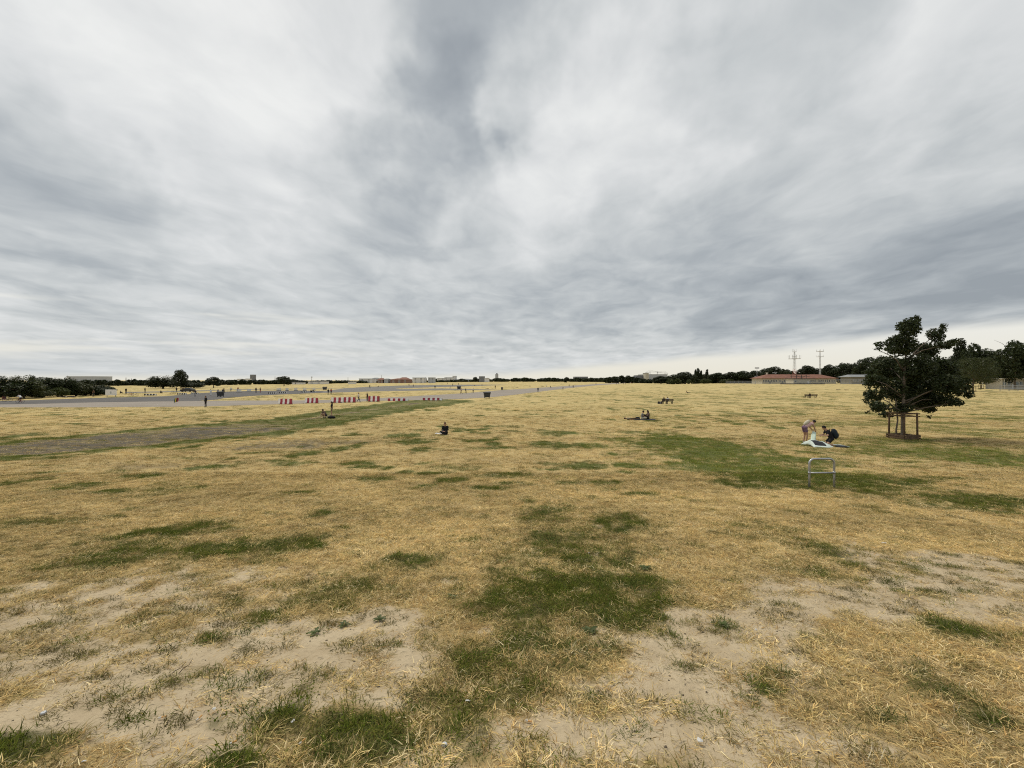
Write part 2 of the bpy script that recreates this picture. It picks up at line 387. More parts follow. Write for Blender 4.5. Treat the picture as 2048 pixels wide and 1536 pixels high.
def ground_material():
    m = bpy.data.materials.new('field_turf'); m.use_nodes = True; g = NT(m.node_tree); nt = m.node_tree
    bs = nt.nodes['Principled BSDF']; bs.inputs['Roughness'].default_value = 0.95; bs.inputs['Specular IOR Level'].default_value = 0.1
    at_ = g.n('ShaderNodeAttribute', attribute_name='zone'); sp = g.n('ShaderNodeSeparateColor'); nt.links.new(at_.outputs['Color'], sp.inputs[0])
    gr, ba, mu = sp.outputs; tone = at_.outputs['Alpha']
    pos = g.n('ShaderNodeNewGeometry').outputs['Position']
    f1 = g.noise(pos, 22.0, 5.0, 0.65); f2 = g.noise(pos, 3.5, 4.0, 0.6); f3 = g.noise(pos, 90.0, 3.0, 0.6); f4 = g.noise(pos, 0.55, 4.0, 0.6)
    spx = g.n('ShaderNodeSeparateXYZ'); nt.links.new(pos, spx.inputs[0])
    far = g.ss(spx.outputs[1], 14.0, 70.0)
    jit = g.m('ADD', g.m('MULTIPLY', g.m('SUBTRACT', f1, 0.5), 0.9), g.m('MULTIPLY', g.m('SUBTRACT', f2, 0.5), 0.7))
    dry = g.mix(g.m('ADD', g.m('MULTIPLY', tone, 0.8), g.m('MULTIPLY', g.m('SUBTRACT', f2, 0.4), 0.8), clamp=True), (.40, .295, .13, 1), (.56, .43, .20, 1))
    dryf = g.mix(g.m('ADD', g.m('MULTIPLY', tone, 0.7), g.m('MULTIPLY', g.m('SUBTRACT', f4, 0.35), 1.0), clamp=True), (.42, .33, .145, 1), (.57, .45, .21, 1))
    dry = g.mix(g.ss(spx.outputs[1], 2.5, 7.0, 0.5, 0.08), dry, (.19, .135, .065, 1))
    dry = g.mix(far, dry, dryf)
    dry = g.mix(g.m('MULTIPLY', g.ss(f3, 0.5, 0.75), g.m('SUBTRACT', 0.6, g.m('MULTIPLY', far, 0.6))), dry, (.16, .115, .055, 1))
    grn0 = g.mix(f2, (.075, .088, .024, 1), (.15, .155, .048, 1))
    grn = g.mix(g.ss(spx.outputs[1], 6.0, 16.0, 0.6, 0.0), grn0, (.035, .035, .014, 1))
    sand = g.mix(g.lin(f2, 0.3, 0.7), (.38, .30, .19, 1), (.50, .41, .275, 1))
    peb = g.noise(pos, 240.0, 2.0, 0.5)
    sand = g.mix(g.m('MULTIPLY', g.ss(peb, 0.6, 0.72), 0.5), sand, (.18, .135, .09, 1))
    sand = g.mix(g.m('MULTIPLY', g.ss(f1, 0.55, 0.75), 0.35), sand, (.25, .185, .115, 1))
    mud = g.mix(f2, (.075, .064, .046, 1), (.135, .115, .086, 1))
    def sel(x, w=0.34): return g.ss(g.m('ADD', x, g.m('MULTIPLY', jit, 0.55)), 0.5 - w, 0.5 + w)
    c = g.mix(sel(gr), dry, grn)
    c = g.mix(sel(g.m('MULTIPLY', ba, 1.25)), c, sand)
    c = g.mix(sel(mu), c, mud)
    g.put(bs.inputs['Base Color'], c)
    h = g.m('ADD', g.m('MULTIPLY', f1, 0.012), g.m('MULTIPLY', f3, 0.005))
    h = g.m('ADD', h, g.m('MULTIPLY', g.noise(pos, 9.0, 4.0, 0.6), g.m('MULTIPLY', far, 0.10)))
    h = g.m('ADD', h, g.m('MULTIPLY', peb, 0.002))
    vo = g.n('ShaderNodeTexVoronoi'); vo.inputs['Scale'].default_value = 17.0; vo.inputs['Randomness'].default_value = 1.0
    g.put(vo.inputs['Vector'], g.v('ADD', pos, g.v('SCALE', g.noise(pos, 6.0, 3.0, 0.6, out=1), sc=0.12)))
    pit = g.ss(vo.outputs['Distance'], 0.05, 0.32, -1.0, 0.0)
    h = g.m('ADD', h, g.m('MULTIPLY', g.m('MULTIPLY', pit, g.m('SUBTRACT', 1.0, far)), 0.012))
    h = g.m('ADD', h, g.m('MULTIPLY', g.m('MULTIPLY', g.noise(pos, 7.0, 4.0, 0.55), g.m('SUBTRACT', 1.0, far)), 0.045))
    b = g.n('ShaderNodeBump'); b.inputs['Strength'].default_value = 0.9; b.inputs['Distance'].default_value = 1.0
    g.put(b.inputs['Height'], h); g.put(bs.inputs['Normal'], b.outputs[0])
    return m

# ---------------------------------------------------------------- the ground sheet (polar grid, fine in front)
def build_ground():
    fine = np.radians(np.arange(-62, 62.001, 0.17))
    rest = np.radians(np.arange(66, 295, 4.0))
    th = np.concatenate([fine, rest]); nt_ = len(th)
    rr = np.geomspace(0.5, 6000.0, 470); nr = len(rr)
    RR, TH = np.meshgrid(rr, th, indexing='ij')
    x = (RR * np.sin(TH)).ravel(); y = (RR * np.cos(TH)).ravel()
    x = np.append(x, 0.0); y = np.append(y, 0.0)
    z = gz(x, y)
    co = np.stack([x, y, z], 1)
    i = np.arange(nr - 1)[:, None] * nt_; j = np.arange(nt_)[None, :]; j2 = (j + 1) % nt_
    quads = np.stack([(i + j), (i + nt_ + j), (i + nt_ + j2), (i + j2)], -1).reshape(-1, 4)
    c = nr * nt_
    tris = np.stack([np.full(nt_, c), np.arange(nt_), (np.arange(nt_) + 1) % nt_], 1)
    me = bpy.data.meshes.new('field')
    nq, ntr = len(quads), len(tris)
    me.vertices.add(len(co)); me.vertices.foreach_set('co', co.ravel())
    loops = np.concatenate([quads[:, ::-1].ravel(), tris[:, ::-1].ravel()])
    me.loops.add(len(loops)); me.loops.foreach_set('vertex_index', loops)
    me.polygons.add(nq + ntr)
    st = np.concatenate([np.arange(nq) * 4, nq * 4 + np.arange(ntr) * 3]); me.polygons.foreach_set('loop_start', st)
    me.polygons.foreach_set('use_smooth', np.ones(nq + ntr, bool))
    me.update(); me.validate()
    g, b, mu, t = zones(x, y)
    ca = me.color_attributes.new('zone', 'FLOAT_COLOR', 'POINT')
    ca.data.foreach_set('color', np.stack([g, b, mu, t], 1).astype(np.float32).ravel())
    if me.polygons[0].normal.z < 0: me.flip_normals()
    o = link('field_ground', me, ground_material()); tag(o, kind='structure')
    return o
build_ground()

# ---------------------------------------------------------------- asphalt and concrete
def asphalt_material(name, c0, c1, crack=0.5):
    m = bpy.data.materials.new(name); m.use_nodes = True; g = NT(m.node_tree)
    bs = m.node_tree.nodes['Principled BSDF']; bs.inputs['Roughness'].default_value = 0.9; bs.inputs['Specular IOR Level'].default_value = 0.15
    pos = g.n('ShaderNodeNewGeometry').outputs['Position']
    a = g.noise(pos, 0.12, 5.0, 0.6); b = g.noise(pos, 2.0, 4.0, 0.6)
    st = g.noise(g.v('MULTIPLY', pos, (0.03, 0.35, 1.0)), 1.0, 4.0, 0.6)
    f = g.m('ADD', g.m('MULTIPLY', a, 0.6), g.m('ADD', g.m('MULTIPLY', b, 0.2), g.m('MULTIPLY', st, 0.4)))
    g.put(bs.inputs['Base Color'], g.mix(g.lin(f, 0.4, 0.8), (*c0, 1), (*c1, 1)))
    return m
ROAD_POLYS = []
def sheet(name, pts, z, mt, world=False, wig=0.0):
    P = [Vector((p[0], p[1], 0)) if world else at(*p) for p in pts]
    ROAD_POLYS.append([(p.x, p.y) for p in P])
    bm = bmesh.new(); vs = []
    n = len(P)
    for i in range(n):
        a, b = P[i], P[(i + 1) % n]; k = max(1, int((b - a).length / 4.0)) if (b - a).length < 400 else 60
        for q in range(k):
            c = a.lerp(b, q / k); jx = wig * float(pn(np.array([c.x / 3.0]), np.array([c.y / 3.0]), 71)[0]); jy = wig * float(pn(np.array([c.x / 3.0]), np.array([c.y / 3.0]), 72)[0])
            vs.append(bm.verts.new((c.x + jx, c.y + jy, z)))
    from mathutils.geometry import tessellate_polygon
    for tri in tessellate_polygon([[q.co.copy() for q in vs]]):
        try: bm.faces.new([vs[k] for k in tri])
        except ValueError: pass
    for q in bm.faces:
        q.normal_update()
        if q.normal.z < 0: q.normal_flip()
    me = bpy.data.meshes.new(name); bm.to_mesh(me); bm.free()
    if me.polygons[0].normal.z < 0: me.flip_normals()
    o = link(name, me, mt); tag(o, kind='structure'); return o
M_ASPH = asphalt_material('asphalt_dark', (.085, .08, .076), (.14, .132, .125))
M_CONC = asphalt_material('concrete_taxiway', (.235, .205, .172), (.32, .28, .235))
M_FARA = asphalt_material('asphalt_runway', (.15, .142, .128), (.21, .198, .175))
sheet('taxiway', [(-900, 822), (-300, 819), (0, 815), (200, 814.5), (410, 813), (560, 808.5), (700, 804), (760, 801.5), (860, 800), (930, 797.5), (975, 795), (1030, 789.5),
                  (1075, 784), (1110, 779.5), (1150, 775), (1190, 771), (1240, 767.2), (1300, 763.5), (1304, 762.9), (1225, 766.4), (1180, 768.8), (1130, 772), (1085, 775.2), (1040, 778), (1003, 780.2),
                  (930, 786.5), (850, 791), (740, 797.2), (650, 800), (560, 801), (470, 801.2), (395, 802), (300, 803), (200, 804.5), (60, 808), (-300, 813), (-900, 816)], 0.012, M_CONC, wig=0.5)
sheet('apron_asphalt', [(-900, 816), (-300, 813), (60, 808), (200, 804.5), (300, 803), (395, 802), (435, 799.2), (446, 796.5), (500, 792), (560, 789.2), (640, 786), (650, 782), (600, 781), (520, 781.5), (440, 783.5), (400, 786.5),
                        (330, 792.5), (230, 795), (150, 797.5), (60, 800.5), (0, 802), (-300, 806), (-900, 809)], 0.02, M_ASPH, wig=0.4)
sheet('runway', [(640, 786), (740, 783), (850, 781), (930, 780.3), (1003, 779.4), (930, 777.6), (880, 776.8), (800, 778.2), (790, 777.2), (860, 774.6), (940, 772.3), (1020, 769.6), (940, 769.2), (860, 770), (800, 771), (740, 773.5), (690, 776.5), (650, 782)], 0.016, M_FARA, wig=0.5)
sheet('service_path', [(250, 786.5), (330, 784.5), (440, 781), (520, 779), (600, 778), (690, 776.5), (690, 775.9), (600, 777.2), (520, 778), (440, 779.6), (330, 782.5), (250, 784)], 0.008, M_FARA)

# ---------------------------------------------------------------- turf: tufts of real blades, nobody could count them
def grass_material(name, transl=0.42, wear=0.25):
    m = bpy.data.materials.new(name); m.use_nodes = True; g = NT(m.node_tree); nt = m.node_tree
    nt.nodes.clear()
    out = g.n('ShaderNodeOutputMaterial')
    at_ = g.n('ShaderNodeAttribute', attribute_name='tint', attribute_type='INSTANCER')
    bl = g.n('ShaderNodeAttribute', attribute_name='blade')
    c = g.mix(1.0, at_.outputs['Color'], bl.outputs['Color'], 'MULTIPLY')
    d = g.n('ShaderNodeBsdfDiffuse'); tr = g.n('ShaderNodeBsdfTranslucent')
    g.put(d.inputs[0], c); g.put(tr.inputs[0], c)
    mx = g.n('ShaderNodeMixShader'); mx.inputs[0].default_value = transl
    nt.links.new(d.outputs[0], mx.inputs[1]); nt.links.new(tr.outputs[0], mx.inputs[2]); nt.links.new(mx.outputs[0], out.inputs[0])
    return m
M_BLADE = grass_material('grass_blade')
PROTO = bpy.data.collections.new('grass_tufts')
def tuft(name, n, spread, lmin, lmax, emin, emax, wid, curl, seg=3, seed=0, flat=0.0):
    r = np.random.default_rng(seed); v = []; f = []; colr = []
    for k in range(n):
        rad = spread * math.sqrt(r.random()); a0 = r.random() * 6.283
        base = np.array([rad * math.cos(a0), rad * math.sin(a0), -0.004 + (flat * r.random() if flat else 0)])
        L = r.uniform(lmin, lmax); az = r.random() * 6.283 if r.random() < 0.55 else a0 + r.normal(0, 0.5)
        e = R(r.uniform(emin, emax)); w = wid * r.uniform(0.7, 1.3); p = base.copy(); b0 = len(v); tw = r.normal(0, 0.4)
        shade = r.uniform(0.38, 1.38); warm = r.uniform(0.92, 1.08)
        for s in range(seg + 1):
            side = np.array([-math.sin(az + tw), math.cos(az + tw), 0]); ww = w * (1 - 0.92 * (s / seg) ** 1.5) / 2
            v += [p - side * ww, p + side * ww]; colr += [(shade * warm, shade, shade / warm, 1)] * 2
            if s < seg:
                f.append((b0 + 2 * s, b0 + 2 * s + 1, b0 + 2 * s + 3, b0 + 2 * s + 2))
                d = np.array([math.cos(az) * math.cos(e), math.sin(az) * math.cos(e), math.sin(e)])
                p = p + d * L / seg; e -= R(curl) * r.uniform(0.5, 1.5) / seg; az += r.normal(0, 0.18)
                if p[2] < 0.003: p[2] = 0.003 + 0.004 * r.random(); e = abs(e) * 0.3
    me = bpy.data.meshes.new(name); me.from_pydata([tuple(q) for q in v], [], f)
    ca = me.color_attributes.new('blade', 'FLOAT_COLOR', 'POINT'); ca.data.foreach_set('color', np.array(colr, np.float32).ravel())
    me.materials.append(M_BLADE)
    o = bpy.data.objects.new(name, me); PROTO.objects.link(o); return o
def leafy(name, n, spread, sz, seed):
    r = np.random.default_rng(seed); v = []; f = []; colr = []
    for k in range(n):
        rad = spread * math.sqrt(r.random()); a0 = r.random() * 6.283
        c = Vector((rad * math.cos(a0), rad * math.sin(a0), r.uniform(0.004, 0.02)))
        q = Matrix.Rotation(r.random() * 6.283, 3, 'Z') @ Matrix.Rotation(r.normal(0, 0.5), 3, 'X') @ Matrix.Rotation(r.normal(0, 0.5), 3, 'Y')
        s = sz * r.uniform(0.6, 1.3); b0 = len(v)
        for px, py in ((0, -1), (0.75, -0.2), (0.5, 0.9), (-0.5, 0.9), (-0.75, -0.2)): v.append(tuple(c + q @ Vector((px * s, py * s, 0))))
        sh = r.uniform(0.6, 1.25); colr += [(sh, sh, sh, 1)] * 5; f.append((b0, b0 + 1, b0 + 2, b0 + 3, b0 + 4))
    me = bpy.data.meshes.new(name); me.from_pydata(v, [], f)
    ca = me.color_attributes.new('blade', 'FLOAT_COLOR', 'POINT'); ca.data.foreach_set('color', np.array(colr, np.float32).ravel())
    me.materials.append(M_BLADE)
    o = bpy.data.objects.new(name, me); PROTO.objects.link(o); return o
# order of the collection = instance index (names sort alphabetically)
NV = 6
for i in range(NV): tuft('a_dry%d' % i, 26, 0.09, 0.022, 0.072, 0, 34, 0.0038, 40, 3, 100 + i, 0.012)
for i in range(NV): tuft('b_green%d' % i, 26, 0.07, 0.03, 0.075, 20, 72, 0.0042, 60, 3, 200 + i)
for i in range(NV): tuft('c_straw%d' % i, 9, 0.04, 0.07, 0.15, 4, 36, 0.0036, 40, 4, 300 + i)
for i in range(NV): leafy('d_leaf%d' % i, 34, 0.07, 0.0055, 400 + i)
for i in range(NV): tuft('e_patch%d' % i, 46, 0.22, 0.05, 0.11, 5, 55, 0.010, 50, 2, 500 + i)
for i in range(NV): tuft('f_sparse%d' % i, 5, 0.09, 0.03, 0.09, 2, 22, 0.0036, 20, 3, 600 + i, 0.008)
for i in range(NV): tuft('g_swath%d' % i, 60, 0.55, 0.06, 0.13, 8, 60, 0.022, 50, 2, 700 + i)
def gn_instances():
    ng = bpy.data.node_groups.new('turf_instances', 'GeometryNodeTree')
    ng.interface.new_socket('Geometry', in_out='INPUT', socket_type='NodeSocketGeometry')
    ng.interface.new_socket('Geometry', in_out='OUTPUT', socket_type='NodeSocketGeometry')
    N, Lk = ng.nodes, ng.links
    gi, go = N.new('NodeGroupInput'), N.new('NodeGroupOutput')
    ip = N.new('GeometryNodeInstanceOnPoints'); ci = N.new('GeometryNodeCollectionInfo')
    ci.inputs['Collection'].default_value = PROTO; ci.inputs['Separate Children'].default_value = True; ci.inputs['Reset Children'].default_value = True
    def na(nm, tp):
        q = N.new('GeometryNodeInputNamedAttribute'); q.data_type = tp; q.inputs['Name'].default_value = nm; return q.outputs['Attribute']
    er = N.new('FunctionNodeEulerToRotation')
    Lk.new(na('rot', 'FLOAT_VECTOR'), er.inputs[0])
    Lk.new(gi.outputs[0], ip.inputs['Points']); Lk.new(ci.outputs[0], ip.inputs['Instance'])
    ip.inputs['Pick Instance'].default_value = True
    Lk.new(na('idx', 'INT'), ip.inputs['Instance Index']); Lk.new(er.outputs[0], ip.inputs['Rotation']); Lk.new(na('scl', 'FLOAT_VECTOR'), ip.inputs['Scale'])
    Lk.new(ip.outputs[0], go.inputs[0])
    return ng
GN = gn_instances()
def turf(name, label, x, y, idx, scl, tint, tilt=0.06):
    n = len(x); z = gz(x, y)
    me = bpy.data.meshes.new(name); me.vertices.add(n)
    me.vertices.foreach_set('co', np.stack([x, y, z], 1).astype(np.float32).ravel())
    a = me.attributes.new('rot', 'FLOAT_VECTOR', 'POINT'); rot = np.stack([rng.normal(0, tilt, n), rng.normal(0, tilt, n), rng.random(n) * 6.283], 1)
    a.data.foreach_set('vector', rot.astype(np.float32).ravel())
    a = me.attributes.new('scl', 'FLOAT_VECTOR', 'POINT'); a.data.foreach_set('vector', scl.astype(np.float32).ravel())
    a = me.attributes.new('idx', 'INT', 'POINT'); a.data.foreach_set('value', idx.astype(np.int32))
    a = me.attributes.new('tint', 'FLOAT_COLOR', 'POINT'); a.data.foreach_set('color', np.concatenate([tint, np.ones((n, 1))], 1).astype(np.float32).ravel())
    o = link(name, me); o.modifiers.new('turf', 'NODES').node_group = GN
    tag(o, label, None, kind='stuff'); return o
def scatter(y0, y1, dens, k=1.30, pad=2.2):
    """even random points on the ground between two depths, a little wider than the view"""
    A = k * (y1 * y1 - y0 * y0) + 2 * pad * (y1 - y0); n = int(A * dens)
    yy = np.sqrt(rng.random(n) * (y1 * y1 - y0 * y0) + y0 * y0); xx = (rng.random(n) * 2 - 1) * (k * yy + pad)
    return xx, yy
DRY = np.array([(.73, .575, .285), (.66, .51, .24), (.57, .42, .18), (.44, .305, .135), (.76, .63, .37), (.61, .49, .22)])
GRN = np.array([(.15, .18, .028), (.115, .15, .022), (.19, .21, .042), (.23, .21, .052), (.10, .135, .03)])
STRAW = np.array([(.66, .56, .36), (.58, .47, .27), (.46, .35, .18), (.70, .60, .42)])
OLV = np.array([(.20, .175, .065), (.24, .20, .08), (.17, .155, .055)])
def pick(pal, n): return pal[rng.integers(0, len(pal), n)] * rng.uniform(0.85, 1.15, (n, 1))
def inside_poly(x, y, poly):
    c = np.zeros(len(x), bool); n = len(poly)
    for i in range(n):
        x0, y0 = poly[i]; x1, y1 = poly[(i + 1) % n]
        if y0 == y1: continue
        c ^= ((y0 > y) != (y1 > y)) & (x < (x1 - x0) * (y - y0) / (y1 - y0) + x0)
    return c
def seed_turf():
    D = {k: [] for k in ('dry', 'green', 'straw', 'leaf')}
    def put(kind, x, y, base, s, tint, n=NV):
        D[kind].append((x, y, base + rng.integers(0, n, len(x)), s, tint))
    for (y0, y1, dens, big) in ((1.2, 5.0, 480, 1.0), (5.0, 9.0, 260, 1.25), (9.0, 15.0, 140, 1.6)):
        x, y = scatter(y0, y1, dens)
        g, b, mu, t = zones(x, y); r = rng.random(len(x))
        clump = 0.5 + 0.55 * fbm(x / 0.3, y / 0.3, 81, 4)
        keep = r < np.clip(1.10 - 1.30 * b - 0.3 * mu + (0.5 + 2.4 * b) * (clump - 0.5), 0.0, 1)
        isg = rng.random(len(x)) < np.clip(g * 1.1 - 0.08, 0, 0.9)
        part = (~isg) & (rng.random(len(x)) < np.clip(0.06 + 0.7 * g + 0.25 * (1 - t), 0, 0.6))
        hs = (0.7 + 0.7 * clump)
        m = keep & ~isg; n = m.sum()
        tint = np.where(part[m][:, None], pick(OLV, n), pick(DRY, n)) * (0.92 + 0.40 * t[m])[:, None]
        s = rng.uniform(0.75, 1.25, n)[:, None] * np.stack([np.full(n, big), np.full(n, big), np.minimum(hs[m], 1.1) * (0.75 + 0.25 * big) * (1 - 0.5 * b[m])], 1)
        put('dry', x[m], y[m], 0, s, tint)
        m = keep & isg; n = m.sum()
        blue = sst(fbm(x[m] / 1.1, y[m] / 1.1, 83, 2), 0.1, 0.5)[:, None]
        tint = pick(GRN, n) * (1 - 0.25 * blue) + np.array([.12, .17, .08]) * 0.25 * blue
        s = rng.uniform(0.7, 1.25, n)[:, None] * np.stack([np.full(n, big), np.full(n, big), hs[m] * (0.6 + 0.4 * g[m]) * (0.75 + 0.25 * big)], 1)
        put('green', x[m], y[m], NV, s, tint)
    # thin litter of straw over the bare sand, and small clumps in it
    x, y = scatter(1.2, 7.5, 120); g, b, mu, t = zones(x, y); m = rng.random(len(x)) < (0.25 + 0.75 * b) * (0.35 + 0.65 * sst(x, -0.5, 1.2)); n = m.sum()
    put('dry', x[m], y[m], 5 * NV, rng.uniform(0.6, 1.2, (n, 1)) * np.ones((n, 3)), pick(DRY, n) * rng.uniform(0.6, 1.1, (n, 1)))
    x, y = scatter(1.2, 8.0, 18); g, b, mu, t = zones(x, y); m = (b > 0.25) & (fbm(x / 0.5, y / 0.5, 85, 3) > 0.2); 
    for kk in range(7):
        n = m.sum(); xx = x[m] + rng.normal(0, 0.07, n); yy = y[m] + rng.normal(0, 0.05, n)
        cl = np.where((rng.random(n) < 0.45)[:, None], pick(OLV, n), np.where((rng.random(n) < 0.45)[:, None], pick(GRN, n), pick(DRY, n)))
        put('green' if kk % 2 else 'dry', xx, yy, NV if kk % 2 else 0, rng.uniform(0.5, 1.0, (n, 1)) * np.ones((n, 3)), cl)
    # ragged clumps all over the thin ground near the camera
    x, y = scatter(1.2, 9.0, 20); g, b, mu, t = zones(x, y); m = rng.random(len(x)) < (0.3 + 0.5 * b) * (1 - 0.6 * sst(x, 0.2, 1.5))
    cc = np.where((rng.random(len(x)) < 0.7)[:, None], pick(OLV, len(x)) * 0.8, pick(GRN, len(x)) * .85)
    for kk in range(6):
        n = m.sum(); xx = x[m] + rng.normal(0, 0.055, n); yy = y[m] + rng.normal(0, 0.045, n)
        put('green', xx, yy, NV, rng.uniform(0.5, 1.05, (n, 1)) * np.array([1.1, 1.1, .75]), cc[m] * rng.uniform(0.8, 1.25, (n, 1)))
    # darker clumps that read as thin lenses in the middle distance
    for (y0, y1, dens, base, sc) in ((12.0, 30.0, 0.40, 4, 0.9), (30.0, 66.0, 0.11, 6, 0.6), (66.0, 130.0, 0.02, 6, 0.9)):
        x, y = scatter(y0, y1, dens); ok = np.ones(len(x), bool)
        for poly in ROAD_POLYS: ok &= ~inside_poly(x, y, poly)
        ok &= track(x, y)[0] > 1.0
        x, y = x[ok], y[ok]; cc = np.where((rng.random(len(x)) < 0.7)[:, None], pick(OLV, len(x)) * 0.8, pick(GRN, len(x)))
        for kk in range(3):
            n = len(x); sx = rng.uniform(0.5, 1.2, n) * sc
            put('green', x + rng.normal(0, 0.35 * sc, n), y + rng.normal(0, 0.12, n), base * NV, np.stack([sx, sx * 0.7, rng.uniform(0.8, 1.5, n)], 1), cc * 1.25)
    # longer straws, mostly lower right
    x, y = scatter(1.2, 9.0, 30); g, b, mu, t = zones(x, y)
    wgt = 0.25 + 0.75 * sst(x - 0.25 * y, -0.3, 0.7)
    m = rng.random(len(x)) < wgt * (1 - 0.6 * g) * (1 - 0.55 * b); n = m.sum()
    put('straw', x[m], y[m], 2 * NV, rng.uniform(0.5, 1.0, (n, 1)) * np.ones((n, 3)), pick(STRAW, n))
    x, y = scatter(1.6, 6, 16); m = (fbm(x / 0.7, y / 0.7, 87, 3) > 0.2) & (x > 0.1 * y); n = m.sum()
    put('straw', x[m], y[m], 2 * NV, rng.uniform(0.6, 1.15, (n, 1)) * np.ones((n, 3)), pick(STRAW, n))
    # clover and small weeds
    x, y = scatter(1.2, 7.0, 130); g, b, mu, t = zones(x, y); m = (g > 0.55) & (fbm(x / 0.6, y / 0.6, 89, 3) > 0.0) & (x < 0.6); n = m.sum()
    put('leaf', x[m], y[m], 3 * NV, rng.uniform(0.7, 1.4, (n, 1)) * np.ones((n, 3)), pick(GRN, n) * 1.05)
    # middle distance: wider patches
    for (y0, y1, dens, base, sc) in ((14.0, 28.0, 26, 4, 1.0), (27.0, 48.0, 9, 4, 1.5), (47.0, 68.0, 2.2, 6, 1.0), (68.0, 140.0, 0.5, 6, 1.25)):
        x, y = scatter(y0, y1, dens)
        if y0 >= 47:
            ok = np.ones(len(x), bool)
            for poly in ROAD_POLYS: ok &= ~inside_poly(x, y, poly)
            x, y = x[ok], y[ok]
        g, b, mu, t = zones(x, y)
        keep = rng.random(len(x)) < np.clip(1.05 - 0.85 * mu - 0.8 * b, 0, 1)
        isg = rng.random(len(x)) < np.clip(g * 1.2 - 0.1, 0, 0.97)
        for sel, kind in ((keep & ~isg, 'dry'), (keep & isg, 'green')):
            n = sel.sum()
            part = rng.random(n) < np.clip(0.05 + 0.5 * g[sel] + 0.2 * (1 - t[sel]), 0, 0.6)
            tint = (np.where(part[:, None], pick(OLV, n), pick(DRY, n)) * (0.82 + 0.36 * t[sel])[:, None]) if kind == 'dry' else pick(GRN, n) * np.where(x[sel] > 4.0, 1.35, 0.95)[:, None]
            hz = rng.uniform(0.5, 1.1, n) * (0.75 if kind == 'dry' else 0.9)
            s = np.stack([np.full(n, sc), np.full(n, sc), hz * (sc ** 0.3)], 1)
            put(kind, x[sel], y[sel], base * NV, s, tint)
    for kind, nm, lab in (('dry', 'dry_grass', 'short straw-coloured dry grass over the whole field'), ('green', 'green_grass', 'green patches of living grass in the dry field'),
                          ('straw', 'long_straw', 'longer pale dead straws lying in the foreground'), ('leaf', 'clover', 'small clover leaves in the green foreground patches')):
        q = D[kind]; turf(nm, lab, *[np.concatenate([e[k] for e in q]) for k in range(5)])
seed_turf()

# ---------------------------------------------------------------- trees
def leaf_material(name, c0, c1, transl=0.3):
    m = bpy.data.materials.new(name); m.use_nodes = True; g = NT(m.node_tree); nt = m.node_tree; nt.nodes.clear()
    out = g.n('ShaderNodeOutputMaterial'); bl = g.n('ShaderNodeAttribute', attribute_name='leaf')
    pos = g.n('ShaderNodeTexCoord').outputs['Object']
    rn = g.n('ShaderNodeObjectInfo').outputs['Random']
    f = g.m('ADD', g.m('MULTIPLY', g.noise(pos, 0.8, 3.0, 0.6), 0.6), g.m('MULTIPLY', rn, 0.4))
    c = g.mix(1.0, g.mix(f, (*c0, 1), (*c1, 1)), bl.outputs['Color'], 'MULTIPLY')
    d = g.n('ShaderNodeBsdfPrincipled'); tr = g.n('ShaderNodeBsdfTranslucent')
    d.inputs['Roughness'].default_value = 0.55; d.inputs['Specular IOR Level'].default_value = 0.25
    g.put(d.inputs['Base Color'], c); g.put(tr.inputs[0], c)
    mx = g.n('ShaderNodeMixShader'); mx.inputs[0].default_value = transl
    nt.links.new(d.outputs[0], mx.inputs[1]); nt.links.new(tr.outputs[0], mx.inputs[2]); nt.links.new(mx.outputs[0], out.inputs[0])
    return m
M_LEAF = leaf_material('leaves_dark', (.022, .034, .013), (.050, .066, .024))
M_LEAF2 = leaf_material('leaves_olive', (.042, .055, .019), (.078, .092, .030))
M_LEAF3 = leaf_material('leaves_blackgreen', (.026, .035, .016), (.048, .060, .026))
M_BUSH = leaf_material('leaves_bush', (.075, .10, .03), (.13, .16, .05))
M_BARK = mat('bark', (.13, .105, .08), 0.95, var=0.4, vscale=9, bump=0.6, bscale=25)

